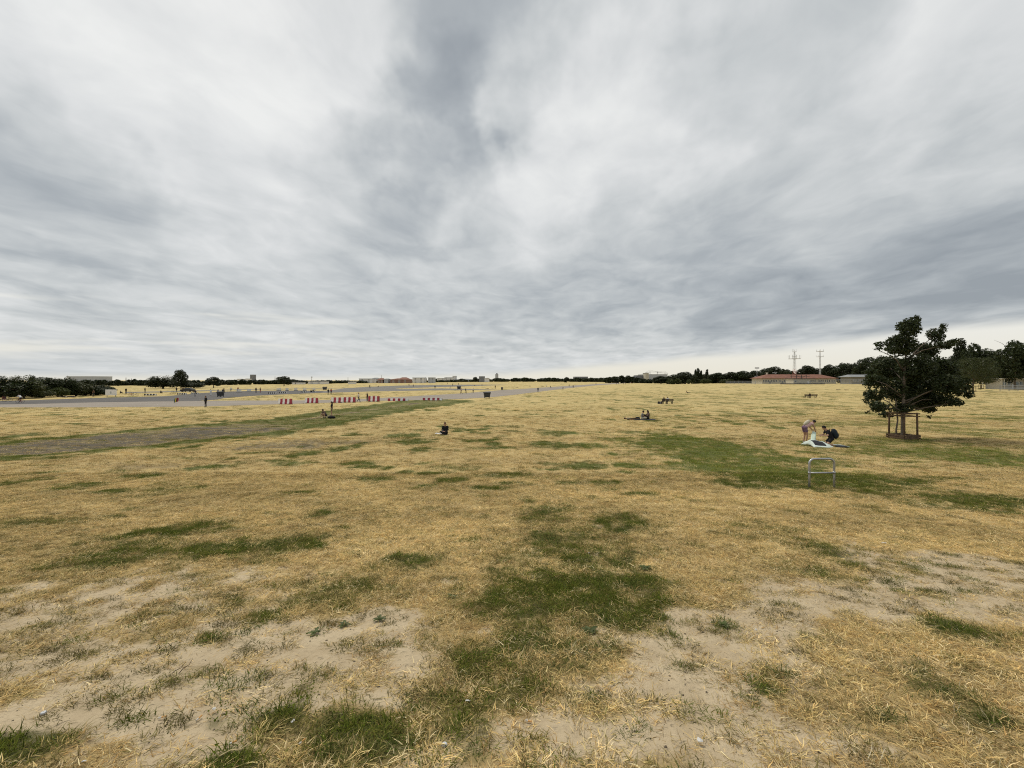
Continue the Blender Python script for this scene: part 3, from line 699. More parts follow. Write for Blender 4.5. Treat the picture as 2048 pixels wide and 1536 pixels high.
def leaf_cloud(name, lobes, n, size, seed, gap=0.35, wind=(0, 0, 0), hollow=0.35):
    """leaf-sized faces through the volume of a set of ellipsoids, thinned into clumps"""
    r = np.random.default_rng(seed); L = np.array(lobes, float)
    vol = L[:, 3] * L[:, 4] * L[:, 5]; vol = vol ** 0.8; k = r.choice(len(L), n, p=vol / vol.sum())
    d = r.normal(size=(n, 3)); d /= np.linalg.norm(d, axis=1)[:, None]
    rad = r.uniform(hollow, 1.0, n) ** 0.6
    P = L[k, :3] + d * rad[:, None] * L[k, 3:6]
    sc = max(np.ptp(P[:, 0]), np.ptp(P[:, 2])) / 9.0
    nz = pn(P[:, 0] / sc + 3, P[:, 2] / sc, seed) + pn(P[:, 1] / sc, P[:, 2] / sc + P[:, 0] / sc, seed + 1)
    nz2 = pn(P[:, 0] / sc * 2.6, P[:, 2] / sc * 2.6, seed + 5) + pn(P[:, 1] / sc * 2.6, P[:, 2] / sc * 2.6, seed + 6)
    keep = nz + 0.6 * nz2 > -gap * 1.0 + 0.55 * (rad - 0.55)
    P = P[keep]; rad = rad[keep]; n = len(P)
    P = P + np.array(wind) * r.random((n, 1)) * rad[:, None]
    nrm = r.normal(size=(n, 3)) + np.array([0, 0, 0.8]) + 0.5 * d[keep]; nrm /= np.linalg.norm(nrm, axis=1)[:, None]
    a = np.cross(nrm, r.normal(size=(n, 3))); a /= np.linalg.norm(a, axis=1)[:, None] + 1e-9; b = np.cross(nrm, a)
    s = size * r.uniform(0.55, 1.3, (n, 1))
    V = np.stack([P - a * s, P - b * s * 0.55 + nrm * s * 0.12, P + a * s * 0.9, P + b * s * 0.55 + nrm * s * 0.12], 1).reshape(-1, 3)
    me = bpy.data.meshes.new(name); me.vertices.add(4 * n); me.vertices.foreach_set('co', V.astype(np.float32).ravel())
    me.loops.add(4 * n); me.loops.foreach_set('vertex_index', np.arange(4 * n)); me.polygons.add(n); me.polygons.foreach_set('loop_start', np.arange(n) * 4)
    me.update(); me.validate()
    sh = r.uniform(0.6, 1.35, n); col = np.stack([sh * r.uniform(.9, 1.15, n), sh, sh * r.uniform(.8, 1.1, n), np.ones(n)], 1)
    ca = me.color_attributes.new('leaf', 'FLOAT_COLOR', 'POINT'); ca.data.foreach_set('color', np.repeat(col, 4, 0).astype(np.float32).ravel())
    return me
def limbs(trunk_top, lobes, r0, seed, frac=0.6):
    r = random.Random(seed); mb = MB(); t = Vector(trunk_top)
    for L in lobes:
        c = Vector(L[:3]); s = t.copy(); s.z = t.z + r.uniform(-0.2, 0.5) * max(0.2, (c.z - t.z)) ; s.z = min(s.z, c.z)
        s.x *= 0.9; mid = s.lerp(c, 0.5) + Vector((r.uniform(-.1, .1), r.uniform(-.1, .1), r.uniform(.0, .25))) * (c - s).length * 0.4
        mb.tube([s, mid, c], [r0 * 0.5, r0 * 0.32, r0 * 0.10], 5)
        for q in range(3):
            e = c + Vector((r.gauss(0, 1) * L[3], r.gauss(0, 1) * L[4], r.gauss(0.1, .7) * L[5])) * frac
            mb.tube([mid.lerp(c, 0.6), mid.lerp(c, 0.6).lerp(e, 0.6) + Vector((0, 0, 0.04)), e], [r0 * 0.16, r0 * 0.1, r0 * 0.03], 4)
    return mb
def round_lobes(h, w, base, seed, kind='round', n=11):
    r = random.Random(seed); out = []
    for i in range(n):
        f = (i + 0.5) / n
        if kind == 'round':
            z = base + (h - base) * (0.12 + 0.76 * f); wr = math.sin(math.pi * min(0.95, 0.22 + 0.72 * f)) ** 0.7
            a = i * 2.4 + r.uniform(-.4, .4); q = w * 0.5 * wr * (0.62 if i < n - 1 else 0.1)
            rad = w * 0.5 * r.uniform(0.34, 0.52)
            out.append((q * math.cos(a), q * math.sin(a), z, rad, rad, min(rad * 0.85, (h - z) * 1.02 + 0.05)))
        elif kind == 'column':
            z = base + (h - base) * (0.06 + 0.88 * f); wr = math.sin(math.pi * min(0.92, 0.2 + 0.7 * f)) ** 0.6
            out.append((r.uniform(-.12, .12) * w, r.uniform(-.12, .12) * w, z, w * 0.42 * wr, w * 0.42 * wr, (h - base) * 0.13))
        elif kind == 'bush':
            a = r.random() * 6.28; q = w * 0.5 * math.sqrt(r.random()) * 0.7
            hh = h * r.uniform(0.72, 1.05) * (1 - 0.5 * (q / (w * 0.5)) ** 2); rad = w * r.uniform(0.14, 0.24)
            out.append((q * math.cos(a), q * math.sin(a), hh * 0.55, rad, rad, hh * 0.45))
    return out
TREE_CACHE = {}
def far_tree(name, label, cat, px, base_py, top_py, wpx, Y, kind='round', mt=None, n=11000, group=None, seed=None, variant=0, trunk=True):
    """a tree with its own trunk and crown, standing where its foot meets the ground at depth Y"""
    X = X_of(px, Y); z0 = gzs(X, Y)
    h = max(1.2, Z_of(top_py, Y) - z0); w = wpx / F * Y
    key = (kind, variant)
    if key not in TREE_CACHE:
        lob = round_lobes(1.0, 0.9 if kind != 'column' else 0.3, 0.16 if kind != 'bush' else 0.02, 900 + 31 * variant + len(kind), kind, 12 if kind != 'bush' else 14)
        cm = leaf_cloud('crown_' + kind, lob, n, 0.025 if kind != 'column' else 0.017, 50 + variant * 7, 0.5)
        tm = limbs((0, 0, 0.34), lob[::2], 0.035, variant); tm.tube([(0, 0, -0.03), (0.004, 0, 0.16), (0, 0.003, 0.42), (0, 0, 0.7)], [0.030, 0.022, 0.018, 0.007], 8)
        TREE_CACHE[key] = (cm, tm.mesh('trunk_' + kind))
    cm, tm = TREE_CACHE[key]
    wf = 0.9 if kind != 'column' else 0.3
    o = empty(name, (X, Y, z0), random.Random(px).random() * 6.28, label, cat, group)
    o.scale = (w / wf, w / wf, h)
    mt = mt or M_LEAF3
    c = link('crown', cm, None, o)
    if not cm.materials: cm.materials.append(mt)
    c.material_slots[0].link = 'OBJECT'; c.material_slots[0].material = mt
    if trunk:
        t_ = link('trunk', tm, None, o)
        if not tm.materials: tm.materials.append(M_BARK)
    return o

# the young tree on the right, blown to the right, in its timber guard
def tree_guard(loc, rz, s, label, group=None):
    t = empty('tree_guard', loc, rz, label, 'tree guard', group, s)
    W = 0.49
    for sx, sy in ((-1, -1), (1, -1), (1, 1), (-1, 1)):
        MB().tube([(sx * W, sy * W, -0.08), (sx * W * .99, sy * W * .99, 0.9), (sx * W * .97, sy * W * .97, 1.78)], [0.058, 0.056, 0.052], 9).build('post', M_STAKE, t, True)
    for z, d in ((1.70, 0.075), (1.54, 0.06)):
        for q in range(4):
            a = q * math.pi / 2; c = Vector((0, -W - 0.052, z)); rot = Matrix.Rotation(a, 3, 'Z')
            MB().box(rot @ c, (2 * W + 0.22, 0.035, d), rot).build('rail', M_STAKE, t, bevel=0.006)
    for z in (0.11, 0.25):
        for q in range(4):
            a = q * math.pi / 2; c = Vector((0, -W - 0.064, z)); rot = Matrix.Rotation(a, 3, 'Z')
            MB().box(rot @ c, (2 * W + 0.28, 0.045, 0.115), rot).build('plank', M_STAKE, t, bevel=0.006)
    return t
M_STAKE = mat('weathered_timber', (.115, .075, .045), 0.9, var=0.35, vscale=6, bump=0.4, bscale=40)
M_DARKBED = mat('dark_bed', (.045, .035, .025), 1.0, var=0.5, vscale=20, bump=0.8, bscale=50)  # dark tone for the low bed inside the tree guard
TP = at(1806, 877); PXM = F / TP.y
def hero_tree():
    t = empty('young_tree', TP, 0, 'young leafy lime tree blown to the right inside a timber guard, nearest tree', 'tree')
    LB = [(1816,658,22,26),(1829,641,9,10),(1800,690,34,27),(1868,672,17,16),(1881,662,9,7),(1886,691,16,9),(1900,687,9,6),(1853,702,24,20),(1767,704,25,13),(1752,697,8,6),
          (1780,735,42,28),(1830,735,42,34),(1748,765,26,18),(1738,757,12,8),(1746,790,24,18),(1748,814,20,12),(1800,780,44,32),(1850,775,44,34),(1790,815,36,12),(1838,806,38,18),
          (1882,800,32,16),(1893,770,33,27),(1893,742,30,24),(1868,735,33,26),(1920,778,18,16),(1908,806,14,7),(1856,818,12,9),(1854,836,5,7),(1840,700,18,14),(1770,830,14,7),(1757,689,10,6),(1738,744,10,7),(1729,802,8,7),(1908,682,9,5),(1884,653,7,6),(1799,653,8,10),(1845,652,7,6),(1936,790,10,8),(1930,762,9,7),(1732,826,8,6)]
    r = random.Random(3); lob = []
    for px, py, rx, ry in LB:
        d = r.uniform(-1, 1) * max(0.2, (60 - abs(px - 1825) * .5)) / PXM * 1.3
        Yl = TP.y + d; k = Yl / F
        if rx > 20: rx, ry = rx * .86, ry * .86
        lob.append((X_of(px, Yl) - TP.x, d, Z_of(py, Yl) - TP.z, rx * k, max(rx, ry) * k * 0.7, ry * k))
    extra = []
    me = leaf_cloud('crown', lob + extra, 50000, 0.085, 77, 0.46, (0.22, 0, 0.05), 0.2)
    link('crown', me, M_LEAF, t)
    mb = MB(); mb.tube([(-.02, 0, -0.1), (0, 0, 0.3), (0.03, 0, 1.6), (0.05, 0.02, 3.2), (0.15, 0, 5.2), (0.35, 0, 7.0)], [.15, .115, .10, .085, .055, .02], 12)
    tr = mb.build('trunk', M_BARK, t, True)
    for i, L in enumerate(lob + extra):
        if L[3] > 0.35: limbs((0.04, 0, min(max(1.7, L[2] - 1.2), 5.0)), [L], 0.10, i).build('branch', M_BARK, tr, True)
    MB().tube([(-.34, .1, -.05), (-.36, .1, .6), (-.28, .08, 1.2), (-.32, .1, 1.9), (-.5, .0, 2.7)], [.06, .05, .045, .04, .02], 7).build('side_stem', M_BARK, t, True)
    return t
hero_tree()
tree_guard(TP + Vector((0, 0, 0)), R(7), 1.0, 'timber tree guard of posts and planks round the nearest young tree')
mm = MB().ell((0, 0, 0), (.49, .49, .06), None, 20, 6).build('guard_bed', M_DARKBED, None, True); mm.location = TP; tag(mm, 'dark mulch inside the nearest timber tree guard', 'bed')

def small_tree(px, base_py, top_py, wpx, label, glabel, seed):
    P = at(px, base_py); h = (base_py - top_py) / F * P.y; w = wpx / F * P.y
    t = empty('young_tree', P, 0, label, 'tree')
    lob = round_lobes(h, w, h * 0.25, seed, 'round', 12)
    lob = [(x + 0.12 * z - .2, y, z, a, b, c) for x, y, z, a, b, c in lob]
    link('crown', leaf_cloud('crown', lob, 15000, 0.17, seed, 0.6, (.4, 0, 0)), M_LEAF2, t)
    mb = limbs((0, 0, h * .35), lob[::2], 0.12, seed); mb.tube([(0, 0, -.1), (0.03, 0, h * .3), (.15, 0, h * .75)], [.13, .1, .03], 8); mb.build('trunk', M_BARK, t, True)
    tree_guard(P, R(12), 1.0, glabel)
small_tree(1946, 784, 716, 70, 'olive-green young tree standing just behind the nearest tree on its right', 'timber guard round the second young tree from the front', 41)
small_tree(1962, 779.5, 735, 48, 'smaller olive young tree, third and farthest of the guarded row', 'small brown timber guard round the farthest young tree of the row', 43)

LEFT = [(8,798,746,84,'tall bushy dark tree at the left edge of the photo',0),(48,797,748,64,'dark bushy tree second from the left edge above the cyclist',1),(66,793,752,20,'slim pointed tree between the leftmost bushy trees',2),
        (88,794,755,56,'medium dark shrub tree right of the slim pointed tree',2),(124,793,747,52,'round dark tree in front of the long pale hall',3),(152,792,762,56,'low dark shrub tree right of the round tree',1),
        (182,791,766,56,'low dark shrub tree left of the white board',0),(206,789,770,40,'small dark shrub directly behind the white board',2)]
for px, b, tp, w, lab, v in LEFT: far_tree('bushy_tree', lab, 'tree', px, b, tp, w, 3482 / (b - HOR), 'bush' if v != 2 else 'round', M_LEAF if v != 1 else M_LEAF2, 11000, None, None, v)
far_tree('bush', 'bright green low bush below the dark trees at far left', 'bush', 116, 793.5, 773, 44, 103, 'bush', M_BUSH, 11000, None, None, 4)
far_tree('bush', 'pale green low bush left of the bright one at far left', 'bush', 84, 795, 779, 40, 98, 'bush', M_LEAF2, 11000, None, None, 5)
far_tree('tree', 'broad dark tree left of the tall one beside the asphalt', 'tree', 326, 777.5, 749, 62, 200, 'bush', M_LEAF3, 11000, None, None, 6)
far_tree('tree', 'tallest dark tree of the clump left of centre', 'tree', 362, 777, 739, 27, 206, 'round', M_LEAF3, 11000, None, None, 3)
far_tree('bush', 'low dark bush at the right foot of the tallest tree clump', 'bush', 388, 776.5, 762, 52, 210, 'bush', M_LEAF3, 11000, None, None, 7)
far_tree('tree', 'spreading dark tree standing alone right of the tree clump', 'tree', 427, 775.5, 754, 31, 222, 'round', M_LEAF3, 11000, None, None, 5)
far_tree('tree', 'round dome-shaped dark tree alone in the far dry grass', 'tree', 568, 771.6, 752.5, 31, 300, 'round', M_LEAF3, 11000, None, None, 6)
RIGHT = [(1322,762,752,36,430,'round'),(1348,762,749,30,420,'round'),(1371,762,744,42,410,'round'),(1396,762,736.5,9,430,'column'),(1391,762,739,8,432,'column'),(1402,762,741,7,428,'column'),(1414,762,738.5,8,430,'column'),
         (1436,762,745,40,400,'round'),(1462,762,744,34,395,'round'),(1486,762,742,40,390,'round'),(1508,762,741,36,380,'round'),(1530,762,738,30,400,'round'),(1549,762,734,48,390,'round'),(1572,762,739,34,400,'round'),
         (1614,763,730.5,46,390,'round'),(1642,763,737,28,400,'round'),(1658,763,729.5,32,380,'round'),(1686,763,725.5,44,370,'round'),(1712,764,727,44,360,'round'),(1738,765,716,54,340,'round'),(1766,765,712,54,320,'round'),
         (1796,766,716,54,310,'round'),(1921,770,678,25,240,'column'),(1946,770,688,46,230,'round'),(1905,770,712,44,240,'round'),(1974,771,700,52,225,'round'),(1998,771,712,56,220,'round'),
         (2030,773,682,66,170,'round'),(2062,773,690,70,170,'round'),(2016,772,716,60,190,'bush')]
names = ['first','second','third','fourth','fifth','sixth','seventh','eighth','ninth','tenth','eleventh','twelfth']
for i, (px, b, tp, w, Y, k) in enumerate(RIGHT):
    if k == 'column' and px < 1900: lab = {1396: 'tallest slim poplar of the far treeline right of centre', 1391: 'slim poplar touching the tallest poplar on its left', 1402: 'short slim poplar touching the tallest poplar on its right', 1414: 'lone slim poplar a little right of the poplar trio'}[px]
    elif px == 1921: lab = 'tall columnar poplar right behind the nearest young tree'
    elif px < 1520: lab = '%s round dark tree from the left in the treeline left of the red-roofed building' % names[[q[0] for q in RIGHT if q[0] < 1520 and q[5] == 'round'].index(px)]
    elif px < 1810: lab = '%s dark tree from the left rising behind the red-roofed building' % names[[q[0] for q in RIGHT if 1520 <= q[0] < 1810].index(px)]
    elif px < 1915: lab = 'dark tree between the nearest crown and the columnar poplar'
    else: lab = {1946: 'dark conifer-like tree right of the tall columnar poplar', 1974: 'dark tree behind the white pole at right', 1998: 'dark tree between the white pole and the large edge tree', 2030: 'large dark tree at the right edge over the cream hut', 2062: 'large dark tree cut by the right edge of the photo', 2016: 'low bushy tree behind the cream hut at right'}[px]
    far_tree('tree', lab, 'tree', px, b, tp, w, Y, k, (M_LEAF3, M_LEAF, M_LEAF3, M_LEAF)[i % 4], 11000, None, None, i % 7)

# far woods that read as one mass
def wood(name, label, spec, n, size, seed, mt):
    """spec: (px, top_py, depth) along the edge of the wood"""
    r = np.random.default_rng(seed); lob = []
    for (p0, t0, Y0), (p1, t1, Y1) in zip(spec[:-1], spec[1:]):
        k = max(2, int(abs(p1 - p0) / 7))
        for q in range(k):
            f = (q + r.random()) / k; Y = Y0 + (Y1 - Y0) * f + r.uniform(0, 0.1) * Y0; px = p0 + (p1 - p0) * f
            h = max(2.0, (Z_of(t0 + (t1 - t0) * f, Y) - gzs(X_of(px, Y), Y)) * r.uniform(0.72, 1.12)); w = r.uniform(5, 9) / F * Y
            lob.append((X_of(px, Y), Y, h * 0.5 + gzs(X_of(px, Y), Y), w, w * 0.8, h * 0.52))
    me = leaf_cloud(name, lob, n, size, seed, 1.2, hollow=0.5); o = link(name, me, mt); tag(o, label, kind='stuff'); return o
wood('far_wood', 'dark belt of woodland along the left horizon', [(60,762,280),(140,761.5,290),(230,760,295),(300,760,300),(400,760.5,325),(470,760,345),(560,759.5,400),(620,760,430),(660,761,450)], 40000, 0.8, 61, M_LEAF3)
wood('far_wood', 'thin dark tree belt along the middle horizon below the city', [(640,761,470),(700,761.5,520),(760,762.3,560),(820,761.8,640),(900,760.3,800),(1000,757,950),(1100,755.6,950),(1200,756,850),(1260,755,700)], 36000, 1.5, 62, M_LEAF3)
wood('far_wood', 'dark tree belt right of the middle running to the poplars', [(1210,753,560),(1240,751,540),(1290,757,520),(1340,754,500),(1400,750,480),(1500,747,440)], 24000, 1.1, 63, M_LEAF3)
wood('scrub', 'dense dark undergrowth below the trees at far left', [(-120,768,92),(0,771,96),(70,775,103),(140,777,109),(225,780,117)], 16000, 0.28, 66, M_LEAF3)
wood('hedge', 'low hedge and scrub in front of the right treeline', [(1330,758.5,400),(1400,758,390),(1450,758.5,380),(1500,758,370)], 9000, 0.7, 64, M_LEAF2)
wood('far_wood', 'dark wood closing the right horizon behind the huts', [(1500,752,420),(1600,742,420),(1700,738,400),(1800,728,360),(1900,722,320),(2000,715,280),(2150,705,240)], 34000, 0.9, 65, M_LEAF3)
for i, px in enumerate((832, 851, 872, 924, 951, 975, 1133)):
    Y = 900 if px != 1133 else 560
    far_tree('tree', ['dark round tree left of the long white blocks on the middle horizon', 'narrow dark tree between the white apartment blocks', 'dark tree at the right of the pale apartment blocks', 'broad dark tree below the city centre skyline', 'round-topped dark tree left of the box-shaped tower', 'low dark tree right of the box-shaped tower crown', 'lone dark bush tree in the far dry grass beside white vans'][i],
             'tree', px, 763, (756, 755, 757, 757, 754, 756, 754)[i], (12, 6, 10, 14, 12, 12, 13)[i], Y, 'round', M_LEAF3, 11000, None, None, i % 7)

# ---------------------------------------------------------------- buildings
M_CREAM = mat('cream_render', (.47, .44, .36), 0.9, var=0.1, vscale=0.6)
M_WHITEW = mat('white_render', (.66, .65, .63), 0.9, var=0.06, vscale=0.3)
M_GREYW = mat('grey_facade', (.40, .42, .45), 0.85, var=0.06, vscale=0.1)
M_GREYD = mat('dark_grey_facade', (.17, .18, .20), 0.8, var=0.1, vscale=0.1)
M_TILE = mat('red_roof_tiles', (.21, .10, .068), 0.9, var=0.25, vscale=0.5)
M_BRICK = mat('red_brick', (.23, .14, .115), 0.9, var=0.2, vscale=0.3)
M_ROOFG = mat('grey_roof', (.24, .25, .25), 0.85, var=0.1, vscale=0.4)
M_ROOFD = mat('dark_roof_felt', (.07, .068, .065), 0.9, var=0.2, vscale=0.5)
M_PANE = mat('window_pane', (.04, .05, .06), 0.15, spec=0.5)
M_PANEB = mat('bluish_window_pane', (.16, .22, .27), 0.15, spec=0.5)
M_FRAME = mat('white_window_frame', (.7, .7, .68), 0.6)
M_STEEL = mat('galvanised_steel', (.42, .43, .44), 0.45, metal=0.85, var=0.12, vscale=12)
M_MAST = mat('white_mast_paint', (.62, .63, .64), 0.6)
M_MASTR = mat('red_mast_paint', (.42, .12, .08), 0.6)
M_DARKM = mat('dark_metal', (.04, .042, .045), 0.6, var=0.3, vscale=5)
M_WOODB = mat('bench_timber', (.055, .042, .033), 0.85, var=0.3, vscale=8)

WIN = {}
def window(parent, x, z, w, h, y, pane=None, sill=True):
    """window set in the wall face at local y (outside is -y)"""
    k = (round(w, 2), round(h, 2), pane is None)
    if k not in WIN:
        f = MB(); t = min(0.12, w * .12)
        for sx in (-1, 1): f.box((sx * (w / 2), 0, 0), (t, 0.10, h + t))
        for sz in (-1, 1): f.box((0, 0, sz * h / 2), (w - t, 0.098, t))
        f.box((0, 0.01, 0), (t * .6, 0.06, h - t)); p = MB().box((0, 0, 0), (w - .01, 0.02, h - .01))
        WIN[k] = (f.mesh('window_frame'), p.mesh('pane'))
    fm, pm = WIN[k]
    o = link('window', fm, None, parent)
    if not fm.materials: fm.materials.append(M_FRAME)
    o.location = (x, y - 0.03, z)
    p = link('pane', pm, None, o)
    if not pm.materials: pm.materials.append(pane or M_PANE)
    p.location = (0, 0.025, 0)
    return o
def hip_roof(L, W, z, h, over, inset):
    m = MB(); a, b = L / 2 + over, W / 2 + over; r = a - inset
    m.add([(-a, -b, z), (a, -b, z), (a, b, z), (-a, b, z), (-r, 0, z + h), (r, 0, z + h), (-a, -b, z - .18), (a, -b, z - .18), (a, b, z - .18), (-a, b, z - .18)],
          [(0, 1, 5, 4), (1, 2, 5), (2, 3, 4, 5), (3, 0, 4), (6, 7, 1, 0), (7, 8, 2, 1), (8, 9, 3, 2), (9, 6, 0, 3), (9, 8, 7, 6)])
    return m
def front(px0, px1, Y):
    x0, x1 = X_of(px0, Y), X_of(px1, Y); xc = (x0 + x1) / 2
    return xc, x1 - x0, min(gzs(x0, Y), gzs(x1, Y))

# long red-roofed pavilion
Y = 330.0; xc, L, z0 = front(1524, 1672, Y); s = Y / F
b = empty('pavilion', (xc, Y, z0), 0, 'long low cream building with hipped red tile roof by the right treeline', 'building')
wh = Z_of(756.6, Y) - z0
MB().box((0, 7, wh / 2 - .3), (L, 14, wh + .6)).build('wall', M_CREAM, b)
rf = hip_roof(L, 14, wh, Z_of(748.6, Y) - Z_of(756.6, Y), 1.2, 9.0); rfo = rf.build('roof', M_TILE, b); rfo.location = (0, 7, 0.02)
ch = MB(); ch.box((0, 0, 0), (1.1, 1.1, 2.4)).box((0, 0, 1.25), (1.4, 1.4, .18)); cho = ch.build('chimney', M_CREAM, rfo); cho.location = (X_of(1547, Y) - xc, 1.5, wh + (Z_of(748.6, Y) - Z_of(756.6, Y)) + .2)
for px in (1527, 1530.3, 1533.6, 1536.9, 1543, 1546.3, 1549.6, 1552.9, 1559, 1560.5, 1569, 1573, 1577, 1581, 1622, 1626, 1630, 1638, 1642, 1646, 1651, 1655, 1659, 1664, 1668): window(b, X_of(px, Y) - xc, wh * .52, 0.95, 1.9, 0)
for px in (1540, 1565): MB().box((X_of(px, Y) - xc, -.03, 1.1), (1.2, .1, 2.2)).build('door', M_ROOFG, b)
for q in range(2): MB().box(((-1) ** q * L * .28, 7, wh + 1.55), (.9, 5.5, .25), Matrix.Rotation(0, 3, 'X')).build('roof_light', M_ROOFG, rfo).location = (0, -7, 0)

# small cream hut with dark flat roof and roof frame, on a dark plinth
Y = 296.0; xc, L, z0 = front(1587, 1621, Y)
h = empty('flat_hut', (xc, Y, z0), 0, 'small cream flat-roofed hut in front of the red-roofed building', 'hut')
hh = Z_of(757.5, Y) - z0
MB().box((0, 4, hh / 2 - .3), (L, 8, hh + .6)).build('wall', M_CREAM, h)
MB().box((1.2, 4, hh + .13), (L + 3.6, 9.2, .26)).build('roof', M_ROOFD, h)
fr = MB(); W2 = L * .62
for sx in (-1, 0, 1):
    for yy in (1.5, 6.5): fr.tube([(sx * W2 / 2 + .6, yy, hh + .2), (sx * W2 / 2 + .6, yy, hh + 2.9)], .11, 6)
for yy in (1.5, 6.5):
    for zz in (1.6, 2.85): fr.tube([(-W2 / 2 - .6, yy, hh + zz), (W2 / 2 + 3.0, yy, hh + zz)], .10, 6)
fr.tube([(-W2 / 2 + .6, 1.5, hh + 2.8), (.6, 1.5, hh + .3)], .09, 6); fr.tube([(W2 / 2 + .6, 1.5, hh + 2.8), (.6, 1.5, hh + .3)], .09, 6)
fr.build('roof_frame', M_DARKM, h)
window(h, X_of(1591, Y) - xc, hh * .55, 1.5, 1.2, 0); MB().box((L * .36, -.03, 1.05), (1.0, .1, 2.1)).build('door', M_WHITEW, h)
xp, Lp, zp = front(1569, 1648, Y - 6)
pl = MB().box((xp, Y - 4, zp + .15), (Lp, 6, .9)).build('plinth', M_ROOFD); tag(pl, 'low dark platform in front of the cream flat-roofed hut', 'platform')
# grey-roofed shed
Y = 300.0; xc, L, z0 = front(1703, 1750, Y); g_ = empty('shed', (xc, Y, z0), 0, 'pale shed with shallow grey roof left of the nearest tree', 'shed')
wh = Z_of(753.8, Y) - z0
MB().box((0, 5, wh / 2 - .3), (L, 10, wh + .6)).build('wall', mat('shaded_beige_render', (.24, .23, .20), .9, var=.1, vscale=.5), g_)  # shadow on the shed walls is put into this darker base colour
rr = hip_roof(L, 10, wh, 1.7, 1.3, 2.6).build('roof', M_ROOFG, g_); rr.location = (0, 5, .02)
for px in (1709, 1716, 1723, 1730): window(g_, X_of(px, Y) - xc, wh * .5, 1.5, 1.5, 0)
# cream hut on the far right
Y = 172.0; xc, L, z0 = front(2004, 2110, Y); c_ = empty('cream_hut', (xc, Y, z0), 0, 'cream flat-roofed hut with bluish windows at the right edge', 'hut')
wh = Z_of(757.6, Y) - z0
MB().box((0, 3, wh / 2 - .3), (L, 6, wh + .6)).build('wall', M_CREAM, c_); MB().box((0, 3, wh + .12), (L + .9, 6.9, .24)).build('roof', M_WHITEW, c_)
for px in (2009, 2018, 2034, 2042): window(c_, X_of(px, Y) - xc, wh * .55, 1.25, 1.35, 0, M_PANEB)
MB().box((X_of(2026, Y) - xc, -.03, 1.05), (1.0, .1, 2.1)).build('door', M_WHITEW, c_)
MB().tube([(-L / 2 + .5, -.5, 0), (-L / 2 + .5, -.5, wh)], .06, 6).build('downpipe', M_FRAME, c_)
# white pole
P = (X_of(1966, 200), 200.0); po = MB().tube([(0, 0, -.3), (0, 0, Z_of(720, 200) - gzs(*P))], [.13, .08], 8).build('flag_pole', M_MAST); po.location = (P[0], P[1], gzs(*P)); tag(po, 'slim white pole in front of the dark trees at right', 'pole')

# lattice antenna masts
def lattice(m, z0, z1, w0, w1, n):
    for i in range(n):
        f0, f1 = i / n, (i + 1) / n; za, zb = z0 + (z1 - z0) * f0, z0 + (z1 - z0) * f1; wa, wb = w0 + (w1 - w0) * f0, w0 + (w1 - w0) * f1
        ca = [Vector((sx * wa, sy * wa, za)) for sx, sy in ((-1, -1), (1, -1), (1, 1), (-1, 1))]; cb = [Vector((sx * wb, sy * wb, zb)) for sx, sy in ((-1, -1), (1, -1), (1, 1), (-1, 1))]
        for k in range(4):
            m.tube([ca[k], cb[k]], .10, 5); m.tube([ca[k], cb[(k + 1) % 4]], .05, 4); m.tube([cb[k], cb[(k + 1) % 4]], .05, 4)
def mast(px, Y, label, big):
    x = X_of(px, Y); z0 = gzs(x, Y); t = empty('antenna_mast', (x, Y, z0), 0, label, 'mast'); H = lambda py: Z_of(py, Y) - z0
    m1 = MB(); m2 = MB(); w = 0.85 if big else 0.42
    lattice(m1, -0.5, H(739), w * 1.25, w, 6); m1.build('lower_shaft', M_MASTR if big else M_MAST, t)
    lattice(m2, H(739), H(716), w, w * .75, 8); lattice(m2, H(716), H(704), w * .6, w * .35, 5); m2.tube([(0, 0, H(704)), (0, 0, H(699.5))], .09, 6); m2.build('upper_shaft', M_MAST, t)
    for py, rad, nn, up in (((717.5, 4.7, 10, 3.2), (712.5, 1.9, 6, 1.4), (703.5, 1.5, 5, 2.4)) if big else ((713.5, 2.7, 5, 1.5), (703, 2.7, 6, 1.7))):
        pf = MB(); z = H(py)
        pf.tube([(rad * math.cos(a), rad * math.sin(a), z) for a in np.linspace(0, 2 * math.pi, 17)], .11, 5, caps=False)
        pf.tube([(rad * .5 * math.cos(a), rad * .5 * math.sin(a), z) for a in np.linspace(0, 2 * math.pi, 13)], .08, 5, caps=False)
        for q in range(nn):
            a = 2 * math.pi * q / nn; pf.tube([(0, 0, z), (rad * math.cos(a), rad * math.sin(a), z)], .08, 5)
        pf.build('antenna_ring', M_MAST, t)
        for q in range(nn):
            a = 2 * math.pi * q / nn; MB().tube([(rad * math.cos(a), rad * math.sin(a), z - .3), (rad * math.cos(a), rad * math.sin(a), z + up)], .085, 5).build('antenna', M_MAST, t)
mast(1589, 372.0, 'larger white and red lattice mast with wide antenna ring, left of two', True)
mast(1640, 360.0, 'slimmer white lattice mast with two small antenna rings, right of two', False)
def floodlight(px, Y, top, label):
    x = X_of(px, Y); z0 = gzs(x, Y); t = empty('floodlight', (x, Y, z0), 0, label, 'floodlight'); H = Z_of(top, Y) - z0
    MB().tube([(0, 0, -.3), (0, 0, H)], [.2, .12], 7).build('pole', M_GREYW, t); MB().box((0, 0, H), (3.4, .5, 1.0)).build('lamp_head', M_GREYW, t)
floodlight(1514, 345.0, 736, 'floodlight on a pole above the trees left of the pavilion')
